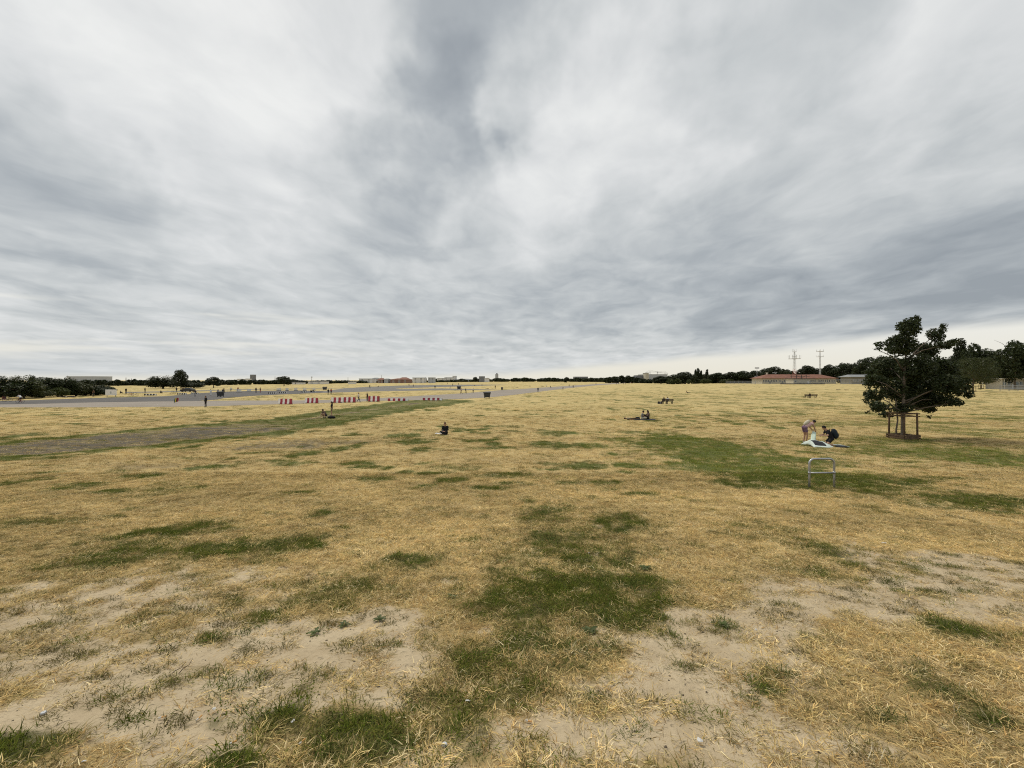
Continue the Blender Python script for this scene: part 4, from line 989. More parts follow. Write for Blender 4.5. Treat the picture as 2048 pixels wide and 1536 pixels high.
# fences
def fence(px0, px1, Y, top, label, step=3.0):
    x0, x1 = X_of(px0, Y), X_of(px1, Y); t = empty('fence', (x0, Y, gzs(x0, Y)), 0, label, 'fence'); n = max(2, int((x1 - x0) / step)); h = Z_of(top, Y) - gzs(x0, Y)
    for i in range(n + 1): MB().box(((x1 - x0) * i / n, 0, h / 2), (.12, .12, h + .3)).build('post', M_GREYD, t)
    for k in range(4): MB().box(((x1 - x0) / 2, -.09, h * (.2 + .25 * k)), (x1 - x0, .05, .16)).build('rail', M_GREYW, t)
fence(1672, 1772, 292.0, 758.5, 'pale railed fence between the pavilion and the nearest tree')
fence(1452, 1511, 300.0, 762, 'low grey fence left of the red-roofed pavilion')
fence(2000, 2090, 150.0, 771, 'low dark railed fence in front of the cream edge hut')

def block(name, label, px0, px1, top, Y, m, roof=None, storeys=4, rows=True, hip=0.0, base=763.0):
    """a far building: walls with window bands, flat slab or hipped roof"""
    x0, x1 = X_of(px0, Y), X_of(px1, Y); L = x1 - x0; H = Z_of(top, Y); t = empty(name, ((x0 + x1) / 2, Y, 0), 0, label, 'building')
    hr = hip * H; D = max(12.0, min(L, 40.0))
    MB().box((0, D / 2, (H - hr) / 2), (L, D, H - hr)).build('wall', m, t)
    if hip: hip_roof(L, D, H - hr, hr, .8, min(L * .3, D * .5)).build('roof', roof, t).location = (0, D / 2, .05)
    else: MB().box((0, D / 2, H + .25), (L + .5, D + .5, .5)).build('roof', roof or M_ROOFG, t)
    if rows:
        n = max(2, int(L / 6)); zs = (H - hr) / storeys
        for k in range(storeys):
            for q in range(n): window(t, -L / 2 + L * (q + .5) / n, zs * (k + .55), round(min(2.4, L / n * .45), 1), round(zs * .45, 1), 0)
    return t
block('exhibition_hall', 'long windowless pale grey hall rising above the trees at far left', 133, 189, 753, 900, M_GREYW, M_GREYW, rows=False)
block('tower_block', 'dark grey tower block standing alone on the left horizon', 500, 507.5, 749.5, 1500, M_GREYD, M_GREYD, 14)
for px, top in ((478, 758), (495, 757.5), (487, 758.3)): block('low_building', {478: 'tiny pale house left of the dark tower block', 495: 'small pale block touching the dark tower block on its left', 487: 'small pale house between the tiny one and the tower'}[px], px - 4, px + 3, top, 1200, M_WHITEW, None, 3, False)
SK = [(584, 590, 765, 395, M_WHITEW, 0, 'white house right of the round dome-shaped tree'), (592, 598.5, 765.3, 395, M_WHITEW, 0, 'white shed farther right of the round dome-shaped tree'), (616, 645, 763.3, 415, M_WHITEW, 0, 'long low white shed under the thin telecom tower'),
      (696, 704, 764, 430, M_WHITEW, 0, 'small white house midway between tower and city'), (718, 744, 757.8, 560, M_WHITEW, 0, 'long white block at the left end of the city skyline'), (744, 755, 755.4, 600, M_WHITEW, .2, 'white gabled block left of the turreted house'),
      (755, 766, 756.2, 560, M_BRICK, .35, 'grey brick house with a turret on the city skyline'), (768, 776, 757, 560, M_GREYW, .2, 'pale grey house right of the turreted house'), (781, 816, 756.6, 560, M_BRICK, .25, 'long red-brick block with red roof on the skyline'), (798, 815, 754.6, 640, M_TILE, .3, 'higher red-roofed block behind the long red-brick block'),
      (825, 848, 755.8, 600, M_WHITEW, 0, 'wide white apartment block right of the red roofs'), (856, 868, 755.6, 600, M_GREYW, 0, 'pale grey apartment block right of the narrow dark tree'), (874, 889, 756.8, 850, M_WHITEW, 0, 'white apartment block in the middle of the skyline'), (889, 905, 755.2, 870, M_WHITEW, 0, 'white stepped block below the small light tower'), (905, 912, 752.3, 900, M_WHITEW, 0, 'small light tower block on the middle skyline'),
      (912, 944, 757.5, 900, M_GREYW, .3, 'long pale row of houses left of the round-topped tree'), (958, 969, 753, 850, M_GREYD, 0, 'box-shaped grey block with raised top on the skyline'), (969, 978, 756.5, 850, M_WHITEW, 0, 'pale low block right of the box-shaped grey one')]
for p0, p1, tp, Y, m_, hp, lab in SK: block('city_block', lab, p0, p1, tp, Y, m_, M_TILE if m_ in (M_BRICK, M_TILE) else (M_ROOFG if hp else None), 4, (p1 - p0) > 10, hp)
tb = block('tower_block', 'pale blue-grey tower block with a cap on the middle skyline', 990.5, 996.5, 748.5, 1600, M_GREYW, M_GREYW, 12); MB().box((0, 8, Z_of(748.5, 1600) + 2), (6, 6, 4)).build('roof_cap', M_GREYD, tb)
block('long_hall', 'long dark flat hall on the horizon left of the lone tree clump', 1150, 1176, 753.6, 1050, M_GREYD, M_ROOFG, rows=False)
block('long_hall', 'long pale hangar roof behind the treeline right of centre', 1290, 1335, 749.2, 620, M_GREYW, M_ROOFG, rows=False)
block('long_hall', 'dark flat block left of the pale square tower', 1273, 1292, 751.2, 600, M_GREYD, M_ROOFG, rows=False)
block('square_tower', 'pale square stair tower beside the long hangar roof', 1291, 1297.5, 746.5, 590, M_CREAM, M_ROOFG, 4, False)
# telecom tower
x = X_of(623.5, 1400); t = empty('telecom_tower', (x, 1400, 0), 0, 'thin telecom tower with a basket near its top on the left horizon', 'tower')
MB().tube([(0, 0, 0), (0, 0, Z_of(752.5, 1400))], [1.2, .5], 8).build('shaft', M_GREYW, t); MB().tube([(0, 0, Z_of(755, 1400)), (0, 0, Z_of(754.3, 1400)), (0, 0, Z_of(753.6, 1400))], [1.2, 3.4, 2.8], 12).build('basket', M_GREYW, t)
def crane(px, Y, top, label, s):
    x = X_of(px, Y); t = empty('tower_crane', (x, Y, 0), 0, label, 'crane'); H = Z_of(top, Y)
    MB().tube([(0, 0, 0), (0, 0, H)], .7, 4).build('tower', M_GREYW, t); MB().tube([(-10 * s, 0, H - 2), (0, 0, H - 1), (26 * s, 0, H - 1)], .55, 4).build('jib', M_GREYW, t)
    MB().tube([(-10 * s, 0, H - 2), (0, 0, H + 3), (20 * s, 0, H - 1)], .18, 4).build('tie_bar', M_GREYW, t)
crane(1300, 900, 743, 'pale tower crane above the square stair tower', 1); crane(1330, 950, 745, 'small pale tower crane right of the first crane', -.7); crane(1314.5, 1000, 744, 'thin pale crane mast between two cranes', .1)
for px, top, Y, lab in ((550, 752.5, 900, 'thin mast left of the round tree on the horizon'), (551 + 145, 754, 1100, 'thin mast left of the city skyline'), (252, 755, 700, 'thin dark pylon left of the tallest clump'), (263, 757, 700, 'shorter thin pylon beside the dark pylon'), (763, 750, 1100, 'thin crane-like mast above the turreted house')):
    o = MB().tube([(0, 0, 0), (0, 0, Z_of(top, Y))], [.9, .4], 6).build('mast', M_GREYW); o.location = (X_of(px, Y), Y, 0); tag(o, lab, 'mast')

# ---------------------------------------------------------------- barriers on the taxiway
M_RED = mat('red_plastic', (.36, .05, .075), 0.55, var=0.15, vscale=4)
M_WHITE = mat('white_plastic', (.82, .80, .79), 0.55, var=0.06, vscale=4)
M_BLACK = mat('black_rubber', (.02, .02, .022), 0.7)
M_WHT2 = mat('white_painted_concrete', (.66, .65, .62), 0.8, var=0.08, vscale=5)
def barrier(name, label, px0, px1, base, hgt, n, cols, group, thick=0.42, feet=True):
    P0, P1 = at(px0, base), at(px1, base); W = (P1 - P0).length; t = empty(name, (P0 + P1) / 2 + Vector((0, 0, .02)), 0, label, 'barrier', group); w = W / n
    for i in range(n):
        m = MB(); x = -W / 2 + w * (i + .5)
        m.box((x, 0, hgt * .16), (w - .012, thick, hgt * .32)); m.box((x, 0, hgt * .38), (w - .012, thick, hgt * .12), None, 0, (1, .6)); m.box((x, 0, hgt * .72), (w - .012, thick * .6, hgt * .56), None, 0, (1, .85))
        m.build('segment', cols[i % 2], t)
    for sx in (-1, 1): MB().tube([(sx * (W / 2 + .03), 0, hgt * .1), (sx * (W / 2 + .03), 0, hgt * .9)], .05, 7).build('connector', M_STEEL, t)
    if feet:
        for sx in (-.35, .35): MB().box((sx * W, 0, .035), (.3, thick * 1.5, .07)).build('foot', M_BLACK, t)
barrier('traffic_barrier', 'tall red and white barrier, leftmost of the row on the taxiway', 557, 584, 808.5, .93, 6, (M_WHITE, M_RED), None)
barrier('traffic_barrier', 'tall red and white barrier, second from left on the taxiway', 611, 636, 806.3, .93, 6, (M_WHITE, M_RED), None)
barrier('traffic_barrier', 'left one of two tall red and white barriers standing end to end', 663, 687, 805.6, .97, 5, (M_WHITE, M_RED), None)
barrier('traffic_barrier', 'right one of two tall red and white barriers standing end to end', 688, 711, 805, .97, 5, (M_RED, M_WHITE), None)
barrier('traffic_barrier', 'tall red and white barrier right of the two people behind barriers', 737, 759, 803.2, 1.05, 5, (M_RED, M_WHITE), None)
barrier('low_barrier', 'low red and white barrier beside the tall row, left of two low ones', 776, 816, 802, .5, 8, (M_RED, M_WHITE), None)
barrier('low_barrier', 'low red and white barrier nearest the black container, right of two low ones', 846, 884, 800.8, .5, 8, (M_RED, M_WHITE), None)
KB = [(289, 313, 791, 'low black and white kerb marker right of the white board'), (355, 373, 789.2, 'low black and white kerb marker below the tallest tree clump'), (382, 397, 788, 'low black and white kerb marker left of the dark waste container'), (537, 553, 787.4, 'leftmost low black and white kerb marker above the first tall barrier'),
      (559, 574, 786.6, 'second low black and white kerb marker above the first tall barrier'), (602, 615, 785.2, 'third low black and white kerb marker above the second tall barrier'), (621, 632, 784.4, 'rightmost low black and white kerb marker near the far black bin')]
for p0, p1, b, lab in KB: barrier('kerb_marker', lab, p0, p1, b, .42, 8, (M_BLACK, M_WHT2), None, .4, False)
for i, (p0, p1, b) in enumerate(((473, 483, 784.6), (494, 502, 784), (553, 562, 781.6), (571, 577, 781.4), (588, 595, 781), (606, 613, 781), (625, 631, 780.6))):
    lab = ('first', 'second', 'third', 'fourth', 'fifth', 'sixth', 'seventh')[i] + ' upright white marker board group from the left on the far asphalt'
    P0, P1 = at(p0, b), at(p1, b); W = (P1 - P0).length; t = empty('marker_board', (P0 + P1) / 2 + Vector((0, 0, .02)), 0, lab, 'marker')
    for k in range(4): MB().box((-W / 2 + W * (k + .5) / 4, 0, .55), (W / 4 * .55, .3, 1.1), None, 0, (.8, .4)).build('panel', M_WHT2, t)
    MB().box((0, .05, .06), (W, .5, .12)).build('base', M_BLACK, t)

# ---------------------------------------------------------------- waste containers
def container(px, base, label, s=1.0, rz=0.0, m=None):
    m = m or M_DARKM; P = at(px, base); t = empty('waste_container', P + Vector((0, 0, .015)), rz, label, 'waste container', None, s)
    b = MB().box((0, 0, .68), (1.42, 1.05, .92)); b.v = [(x * (.82 if z < .5 else 1.0), y * (.82 if z < .5 else 1.0), z) for x, y, z in b.v]; b.build('body', m, t, bevel=.03)
    MB().box((0, 0, 1.19), (1.62, 1.2, .10)).build('rim', m, t, bevel=.02)
    ld = MB(); ld.add([(-.78, -.55, 1.25), (.78, -.55, 1.25), (.78, .55, 1.25), (-.78, .55, 1.25), (-.76, -.3, 1.42), (.76, -.3, 1.42), (.76, .3, 1.46), (-.76, .3, 1.46)], [(0, 1, 5, 4), (1, 2, 6, 5), (2, 3, 7, 6), (3, 0, 4, 7), (4, 5, 6, 7), (3, 2, 1, 0)]); ld.build('lid', m, t)
    for sx in (-1, 1):
        MB().tube([(sx * .8, -.2, 1.0), (sx * .95, -.2, 1.0), (sx * .95, .2, 1.0), (sx * .8, .2, 1.0)], .03, 6).build('lift_handle', M_STEEL, t)
        for sy in (-1, 1): MB().tube([(sx * .5 - .04, sy * .4, .1), (sx * .5 + .04, sy * .4, .1)], .1, 10).build('wheel', M_BLACK, t)
    return t
container(974, 796.6, 'large black waste container standing on the taxiway edge', 1.03, R(12))
container(441, 793.5, 'dark waste container on the left asphalt between people', .95, R(-8))
container(649.5, 780.6, 'small black waste container on the far asphalt strip', 1.0)
container(918, 779.2, 'black waste container on the far grass strip right of centre', 1.1)
o = container(1004, 780.4, 'narrow black bin at the tip of the grass island', .85)
o.scale = (.55, .55, .85)

# white board on legs, dark car
P = at(222, 793); t = empty('notice_board', P, 0, 'white rectangular board on legs beside the left asphalt', 'board'); k = F / P.y
MB().box((0, 0, 1.05), (22 / k, .12, 1.45)).build('panel', M_WHITE, t)
for sx in (-1, 1): MB().box((sx * 8.5 / k, .1, .3), (.12, .12, .8)).build('leg', M_STEEL, t)
MB().box((0, -.065, 1.0), (.35, .012, .55)).build('poster', mat('grey_print', (.45, .47, .47), .8), t)
def car(px, base, label, m):
    P = at(px, base); t = empty('parked_car', P, R(4), label, 'car')
    b = MB(); prof = [(-2.1, .3), (-2.12, .75), (-1.9, .92), (-1.0, .98), (-.45, 1.42), (.85, 1.45), (1.5, 1.0), (2.05, .9), (2.15, .55), (2.1, .3)]
    n = len(prof); b.add([(x, -.85 if z < 1 else -.7, z) for x, z in prof] + [(x, .85 if z < 1 else .7, z) for x, z in prof], [tuple(range(n - 1, -1, -1)), tuple(range(n, 2 * n))] + [(i, (i + 1) % n, n + (i + 1) % n, n + i) for i in range(n)])
    b.build('body', m, t)
    for sx in (-1.35, 1.35):
        for sy in (-1, 1): MB().tube([(sx, sy * .72, .32), (sx, sy * .9, .32)], .32, 14).build('wheel', M_BLACK, t)
    for sy in (-1, 1): MB().add([(-.85, sy * .80, 1.0), (1.2, sy * .80, 1.0), (.75, sy * .725, 1.38), (-.4, sy * .725, 1.38)], [(0, 1, 2, 3)]).build('side_window', M_PANE, t)
car(375.5, 783.6, 'dark parked car beyond the asphalt below the tallest tree', M_DARKM)
M_VANW = mat('white_car_paint', (.7, .7, .7), .35)
car(1120, 763.4, 'white car left of the lone dark bush tree far away', M_VANW); car(1140.5, 763.4, 'white car right of the lone dark bush tree far away', M_VANW)
car(1706, 765.2, 'white car parked before the pale shed', M_VANW); car(1652, 765.4, 'white car parked at the right end of the red-roofed building', M_VANW)

# ---------------------------------------------------------------- bicycle stand in the foreground
P = at(1643.5, 977); k = F / P.y; W, H, rr_ = 51 / k, 57.5 / k, 0.145
t = empty('bicycle_stand', P, R(2), 'galvanised steel bicycle stand hoop with crossbar in the grass', 'bicycle stand')
pts = [(-W / 2, 0, -.25), (-W / 2, 0, .3), (-W / 2, 0, H - rr_)] + [(-W / 2 + rr_ - rr_ * math.cos(a), 0, H - rr_ + rr_ * math.sin(a)) for a in np.linspace(.15, math.pi / 2, 7)]
pts += [(-x, y, z) for x, y, z in reversed(pts)]
MB().tube(pts, .029, 14).build('hoop', M_STEEL, t, True)
MB().tube([(-W / 2 + .02, 0, H * .515), (W / 2 - .02, 0, H * .515)], .024, 12).build('crossbar', M_STEEL, t, True)
for sx in (-1, 1): MB().tube([(sx * W / 2, 0, H * .515 - .035), (sx * W / 2, 0, H * .515 + .035)], .034, 12).build('weld_collar', M_STEEL, t, True)

# ---------------------------------------------------------------- benches
def bench(px, base, label, width, rz):
    P = at(px, base); t = empty('park_bench', P, rz, label, 'bench'); W = width
    for sx in (-.42, 0, .42):
        m = MB(); m.box((sx * W, .0, .20), (.07, .42, .07)); m.box((sx * W, -.2, .21), (.07, .07, .46)); m.box((sx * W, .2, .21), (.07, .07, .46)); m.build('leg', M_WOODB, t)
        MB().box((sx * W, -.28, .60), (.06, .05, .55), Matrix.Rotation(R(-10), 3, 'X')).build('back_post', M_WOODB, t)
    for k in range(4): MB().box((0, -.17 + .125 * k, .455), (W, .105, .04)).build('seat_slat', M_WOODB, t, bevel=.005)
    for k in range(3): MB().box((0, -.325 - .02 * k, .62 + .115 * k), (W, .032, .095), Matrix.Rotation(R(-10), 3, 'X')).build('back_slat', M_WOODB, t, bevel=.005)
    return t
B1 = bench(1334, 808, 'dark timber bench with two people seen from behind', 2.05, R(0))
B2 = bench(1620, 796.4, 'dark timber bench with one person, in front of the pavilion', 3.0, R(0))

# ---------------------------------------------------------------- people
SKIN = mat('skin', (.42, .25, .17), .6, var=.06, vscale=10); SKIN2 = mat('skin_tan', (.30, .17, .11), .6, var=.06, vscale=10)
CL = {n: mat('cloth_' + n, c, .9, var=.12, vscale=14) for n, c in dict(black=(.012, .012, .014), dark=(.035, .037, .045), navy=(.02, .028, .055), grey=(.16, .16, .165), white=(.66, .65, .63), cream=(.52, .47, .36), red=(.30, .03, .035),
      purple=(.17, .105, .16), blue=(.06, .11, .2), khaki=(.17, .15, .095), pink=(.55, .36, .34), brown=(.10, .06, .035), green=(.05, .08, .04), plaid=(.13, .085, .07), orange=(.30, .10, .03)).items()}
HAIR = {n: mat('hair_' + n, c, .75, var=.2, vscale=40) for n, c in dict(black=(.010, .009, .008), brown=(.035, .02, .012), blond=(.22, .15, .07)).items()}
SHOE = mat('shoe_dark', (.03, .03, .032), .7); SHOEW = mat('shoe_white', (.6, .59, .57), .7); EYE = mat('eye', (.02, .015, .01), .3)

def mir(d):
    o = {}
    for k, v in d.items():
        if k.endswith('_'): o[k + 'l'] = (-v[0], v[1], v[2]); o[k + 'r'] = v
        else: o[k] = v
    return o
POSES = {
 'stand': mir({'pelvis': (0, 0, .96), 'chest': (0, 0, 1.29), 'neck': (0, .005, 1.47), 'head': (0, .03, 1.615), 'sh_': (.175, 0, 1.41), 'el_': (.235, -.03, 1.13), 'wr_': (.235, .06, .90), 'hip_': (.09, 0, .93), 'kn_': (.105, .03, .50), 'an_': (.11, 0, .085), 'toe_': (.13, .15, .035)}),
 'sit': mir({'pelvis': (0, 0, .13), 'chest': (0, .02, .46), 'neck': (0, .06, .63), 'head': (0, .11, .76), 'sh_': (.175, .03, .57), 'el_': (.22, .10, .34), 'wr_': (.09, .28, .27), 'hip_': (.09, .01, .12), 'kn_': (.25, .36, .22), 'an_': (-.06, .36, .07), 'toe_': (-.20, .40, .05)}),
 'knees': mir({'pelvis': (0, 0, .13), 'chest': (0, -.02, .46), 'neck': (0, .02, .64), 'head': (0, .06, .78), 'sh_': (.175, -.01, .58), 'el_': (.22, .16, .38), 'wr_': (.08, .36, .40), 'hip_': (.09, .01, .12), 'kn_': (.11, .38, .46), 'an_': (.11, .58, .08), 'toe_': (.12, .73, .035)}),
 'bench': mir({'pelvis': (0, -.02, .57), 'chest': (0, -.10, .90), 'neck': (0, -.10, 1.07), 'head': (0, -.06, 1.21), 'sh_': (.175, -.10, 1.01), 'el_': (.24, -.02, .76), 'wr_': (.14, .25, .66), 'hip_': (.09, 0, .56), 'kn_': (.12, .42, .53), 'an_': (.12, .45, .085), 'toe_': (.13, .60, .035)}),
 'bend': mir({'pelvis': (0, -.08, .96), 'chest': (0, .21, 1.14), 'neck': (0, .38, 1.21), 'head': (0, .50, 1.27), 'sh_': (.17, .31, 1.18), 'el_': (.20, .40, .93), 'wr_': (.10, .52, .74), 'hip_': (.09, -.06, .93), 'kn_': (.10, .03, .50), 'an_': (.11, -.04, .085), 'toe_': (.12, .11, .035)}),
 'kneel': mir({'pelvis': (0, -.10, .44), 'chest': (0, .06, .76), 'neck': (0, .17, .92), 'head': (0, .27, 1.03), 'sh_': (.18, .11, .87), 'el_': (.24, .20, .62), 'wr_': (.10, .42, .60), 'hip_': (.09, -.08, .42), 'kn_': (.15, .20, .09), 'an_': (.13, -.22, .07), 'toe_': (.13, -.38, .045)}),
 'crouch': mir({'pelvis': (0, -.12, .30), 'chest': (0, .08, .58), 'neck': (0, .18, .73), 'head': (0, .27, .84), 'sh_': (.175, .12, .69), 'el_': (.23, .32, .46), 'wr_': (.10, .46, .26), 'hip_': (.10, -.1, .29), 'kn_': (.17, .30, .48), 'an_': (.13, .02, .085), 'toe_': (.14, .17, .035)}),
 'lie': mir({'pelvis': (0, 0, .12), 'chest': (0, -.34, .14), 'neck': (0, -.51, .16), 'head': (0, -.66, .18), 'sh_': (.175, -.45, .13), 'el_': (.30, -.22, .08), 'wr_': (.27, .02, .06), 'hip_': (.09, .03, .12), 'kn_': (.12, .46, .17), 'an_': (.12, .87, .08), 'toe_': (.15, .93, .20)}),
 'lean': mir({'pelvis': (0, 0, .13), 'chest': (0, -.22, .36), 'neck': (0, -.31, .52), 'head': (0, -.30, .67), 'sh_': (.175, -.28, .47), 'el_': (.25, -.45, .26), 'wr_': (.26, -.48, .04), 'hip_': (.09, .02, .12), 'kn_': (.12, .42, .22), 'an_': (.12, .83, .08), 'toe_': (.15, .90, .20)}),
 'cycle': mir({'pelvis': (0, -.20, .98), 'chest': (0, .06, 1.24), 'neck': (0, .19, 1.38), 'head': (0, .28, 1.50), 'sh_': (.175, .13, 1.32), 'el_': (.25, .36, 1.10), 'wr_': (.24, .50, .99), 'hip_': (.09, -.18, .95), 'kn_': (.11, .18, .78), 'an_': (.11, .02, .40), 'toe_': (.11, .17, .36)})}
_w = dict(POSES['stand']); _w.update({'kn_r': (.10, .20, .52), 'an_r': (.10, .27, .085), 'toe_r': (.11, .42, .05), 'kn_l': (-.10, .02, .50), 'an_l': (-.10, -.30, .15), 'toe_l': (-.11, -.20, .04), 'el_r': (.24, -.12, 1.14), 'wr_r': (.24, -.12, .90), 'el_l': (-.24, .04, 1.13), 'wr_l': (-.23, .22, .96)}); POSES['walk'] = _w
_c = dict(POSES['cycle']); _c.update({'kn_l': (-.11, .10, .62), 'an_l': (-.11, -.03, .20), 'toe_l': (-.11, .12, .16)}); POSES['cycle'] = _c

def cap(p0, r0, p1, r1):
    p0, p1 = Vector(p0), Vector(p1); d = p1 - p0; L = d.length; d = d.normalized(); pts = []; rad = []
    for a in (-80, -50, -20): pts.append(p0 + d * (math.sin(R(a)) * r0)); rad.append(r0 * math.cos(R(a)))
    for f in (.25, .5, .75): pts.append(p0.lerp(p1, f)); rad.append(r0 + (r1 - r0) * f)
    for a in (20, 50, 80): pts.append(p1 + d * (math.sin(R(a)) * r1)); rad.append(r1 * math.cos(R(a)))
    return pts, rad
def body_prims(J, sleeve, legs, fine):
    V = {k: Vector(v) for k, v in J.items()}; P = []
    A = lambda reg, a, ra, b, rb: P.append((reg, a, ra, b, rb))
    up = (V['neck'] - V['pelvis']).normalized(); sd = (V['sh_r'] - V['sh_l']).normalized(); fw = up.cross(sd) * -1 if False else sd.cross(up) * -1
    fw = up.cross(sd); fw = fw if fw.length > .1 else Vector((0, 1, 0))
    A('top', V['pelvis'] + up * .10, .118, V['chest'], .128)
    for s in 'lr':
        sg = 1 if s == 'r' else -1
        A('top', V['pelvis'] + up * .08 + sd * .055 * sg, .105, V['chest'] + up * .03 + sd * .085 * sg, .102)
        A('top', V['chest'] + up * .06, .095, V['sh_' + s], .068)
        A('bottom', V['pelvis'], .118, V['hip_' + s] , .108)
        el, wr, sh = V['el_' + s], V['wr_' + s], V['sh_' + s]
        c = {'none': (0, 0), 'short': (.6, 0), 'long': (1, 1)}[sleeve]
        if c[0] == 1: A('top', sh, .060, el, .048)
        elif c[0]:
            A('top', sh, .062, sh.lerp(el, .6), .056); A('skin', sh.lerp(el, .55), .046, el, .041)
        else: A('skin', sh, .056, el, .041)
        A('top' if c[1] else 'skin', el, .044 if c[1] else .040, wr, .036 if c[1] else .027)
        hd = (wr - el).normalized(); 
        A('skin', wr + hd * .02, .027, wr + hd * .075, .030)
        if fine:
            side = hd.cross(Vector((0, 0, 1)))
            side = side.normalized() if side.length > .05 else Vector((1, 0, 0))
            nrm = hd.cross(side).normalized()
            for q in range(4):
                o = wr + hd * .085 + side * (.027 - .018 * q); l = (.062, .072, .068, .052)[q]; k = o + hd * l * .55
                A('skin', o, .0095, k, .009); A('skin', k, .009, k + (hd * .8 - nrm * .6).normalized() * l * .5, .008)
            o = wr + hd * .04 + side * .03; A('skin', o, .012, o + (hd * .7 + side * .7).normalized() * .055, .010)
        hip, kn, an, toe = V['hip_' + s], V['kn_' + s], V['an_' + s], V['toe_' + s]
        if legs == 'long': A('bottom', hip, .092, kn, .065); A('bottom', kn, .064, an, .048)
        elif legs == 'shorts': A('bottom', hip, .096, hip.lerp(kn, .5), .088); A('skin', hip.lerp(kn, .45), .075, kn, .055); A('skin', kn, .054, an, .036)
        else: A('skin', hip, .088, kn, .055); A('skin', kn, .054, an, .036)
        A('shoe', an + Vector((0, 0, -.03)), .044, toe, .036)
    A('skin', V['chest'] + up * .12, .062, V['head'] - (V['head'] - V['neck']) * .3, .052)
    return P, V, up, fw
PCACHE = {}
def person_mesh(pose, sleeve, legs, fine):
    key = (pose, sleeve, legs, fine)
    if key in PCACHE: return PCACHE[key]
    P, V, up, fw = body_prims(POSES[pose], sleeve, legs, fine)
    mb = MB()
    for reg, a, ra, b, rb in P:
        pt, rd = cap(a, ra, b, rb); mb.tube(pt, rd, 10)
    hv = (V['head'] - V['neck']).normalized(); face = Vector((0, 1, 0)); face = (face - hv * face.dot(hv)).normalized(); sd = face.cross(hv).normalized()
    if pose == 'lie': face = Vector((0, 0, 1)); sd = face.cross(hv).normalized()
    rot = Matrix((sd, face, hv)).transposed()
    H = V['head']; mb.ell(H, (.076, .094, .115), rot, 14, 10); mb.ell(H + face * .03 - hv * .055, (.056, .058, .062), rot, 12, 8)
    mb.ell(H + face * .098 - hv * .012, (.013, .020, .024), rot, 8, 6)
    for s in (-1, 1): mb.ell(H + sd * .077 * s - hv * .01, (.014, .022, .032), rot, 8, 6)
    mb.ell(H + face * .086 - hv * .062, (.026, .012, .010), rot, 8, 6)
    src = bpy.data.objects.new('tmp', mb.mesh('tmp')); COL.objects.link(src)
    md = src.modifiers.new('r', 'REMESH'); md.mode = 'VOXEL'; md.voxel_size = .0125 if fine else .026; md.use_smooth_shade = True
    sm = src.modifiers.new('s', 'SMOOTH'); sm.factor = .5; sm.iterations = 3 if fine else 2
    dg = bpy.context.evaluated_depsgraph_get(); dg.update()
    me = bpy.data.meshes.new_from_object(src.evaluated_get(dg)); bpy.data.objects.remove(src)
    n = len(me.polygons); C = np.empty(n * 3); me.polygons.foreach_get('center', C); C = C.reshape(-1, 3)
    best = np.full(n, 9e9); reg = np.zeros(n, int); RI = {'skin': 0, 'top': 1, 'bottom': 2, 'shoe': 3}
    for rg, a, ra, b, rb in P:
        a, b = np.array(a), np.array(b); ab = b - a; t = np.clip(((C - a) @ ab) / (ab @ ab + 1e-9), 0, 1); d = np.linalg.norm(C - a - t[:, None] * ab, axis=1) - (ra + (rb - ra) * t)
        m = d < best; best[m] = d[m]; reg[m] = RI[rg]
    dh = np.linalg.norm(C - np.array(H), axis=1) - .10; reg[dh < best] = 0
    me.materials.clear()
    for q in (SKIN, CL['black'], CL['dark'], SHOE): me.materials.append(q)
    me.polygons.foreach_set('material_index', reg); me.polygons.foreach_set('use_smooth', np.ones(n, bool)); me.update()
    # hair: a cap over crown, back and sides
    hm = MB(); hm.ell(H + hv * .016 - face * .014, (.086, .100, .116), rot, 18, 14)
    hm.f = [f for f in hm.f if (lambda c: (c - H).dot(hv) > (-.06 if (c - H).dot(face) < -.01 else (.062 if (c - H).dot(face) > .045 else -.005)))(sum((Vector(hm.v[i]) for i in f), Vector()) / len(f))]; hm.mi = [0] * len(hm.f)
    hl = MB(); hl.v = list(hm.v); hl.f = list(hm.f); hl.mi = list(hm.mi)
    pt, rd = cap(H - face * .05 - hv * .02, .075, V['neck'] - face * .06 - hv * .10, .055); hl.tube(pt, rd, 10)
    em = MB()
    for s in (-1, 1): em.ell(H + sd * .032 * s + face * .083 + hv * .008, (.012, .008, .009), rot, 8, 6)
    PCACHE[key] = (me, hm.mesh('hair', True), hl.mesh('long_hair', True), em.mesh('eyes'), H, hv, face)
    return PCACHE[key]
def person(loc, face, label, pose='stand', top='black', bottom='dark', skin=None, hair='black', sleeve='short', legs='long', scale=1.0, fine=False, long=False, shoe=None, hat=None, group=None):
    """face: heading in degrees, 0 = away from the camera, 180 = towards it, -90 = to the right, 90 = to the left"""
    me, hm, hl, em, H, hv, fc = person_mesh(pose, sleeve, legs, fine)
    t = empty('person', loc, R(face), label, 'person', group, scale)
    b = link('body', me, None, t)
    for i, m in enumerate((skin or SKIN, CL[top], CL[bottom], shoe or SHOE)): b.material_slots[i].link = 'OBJECT'; b.material_slots[i].material = m
    hh = hl if long else hm
    h = link('hair' if not hat else 'hat', hh, None, t)
    if not hh.materials: hh.materials.append(HAIR['black'])
    h.material_slots[0].link = 'OBJECT'; h.material_slots[0].material = CL[hat] if hat else HAIR[hair]
    if fine:
        e = link('eyes', em, None, t)
        if not em.materials: em.materials.append(EYE)
    return t
def on(px, py, dz=0.0): return at(px, py) + Vector((0, 0, dz))

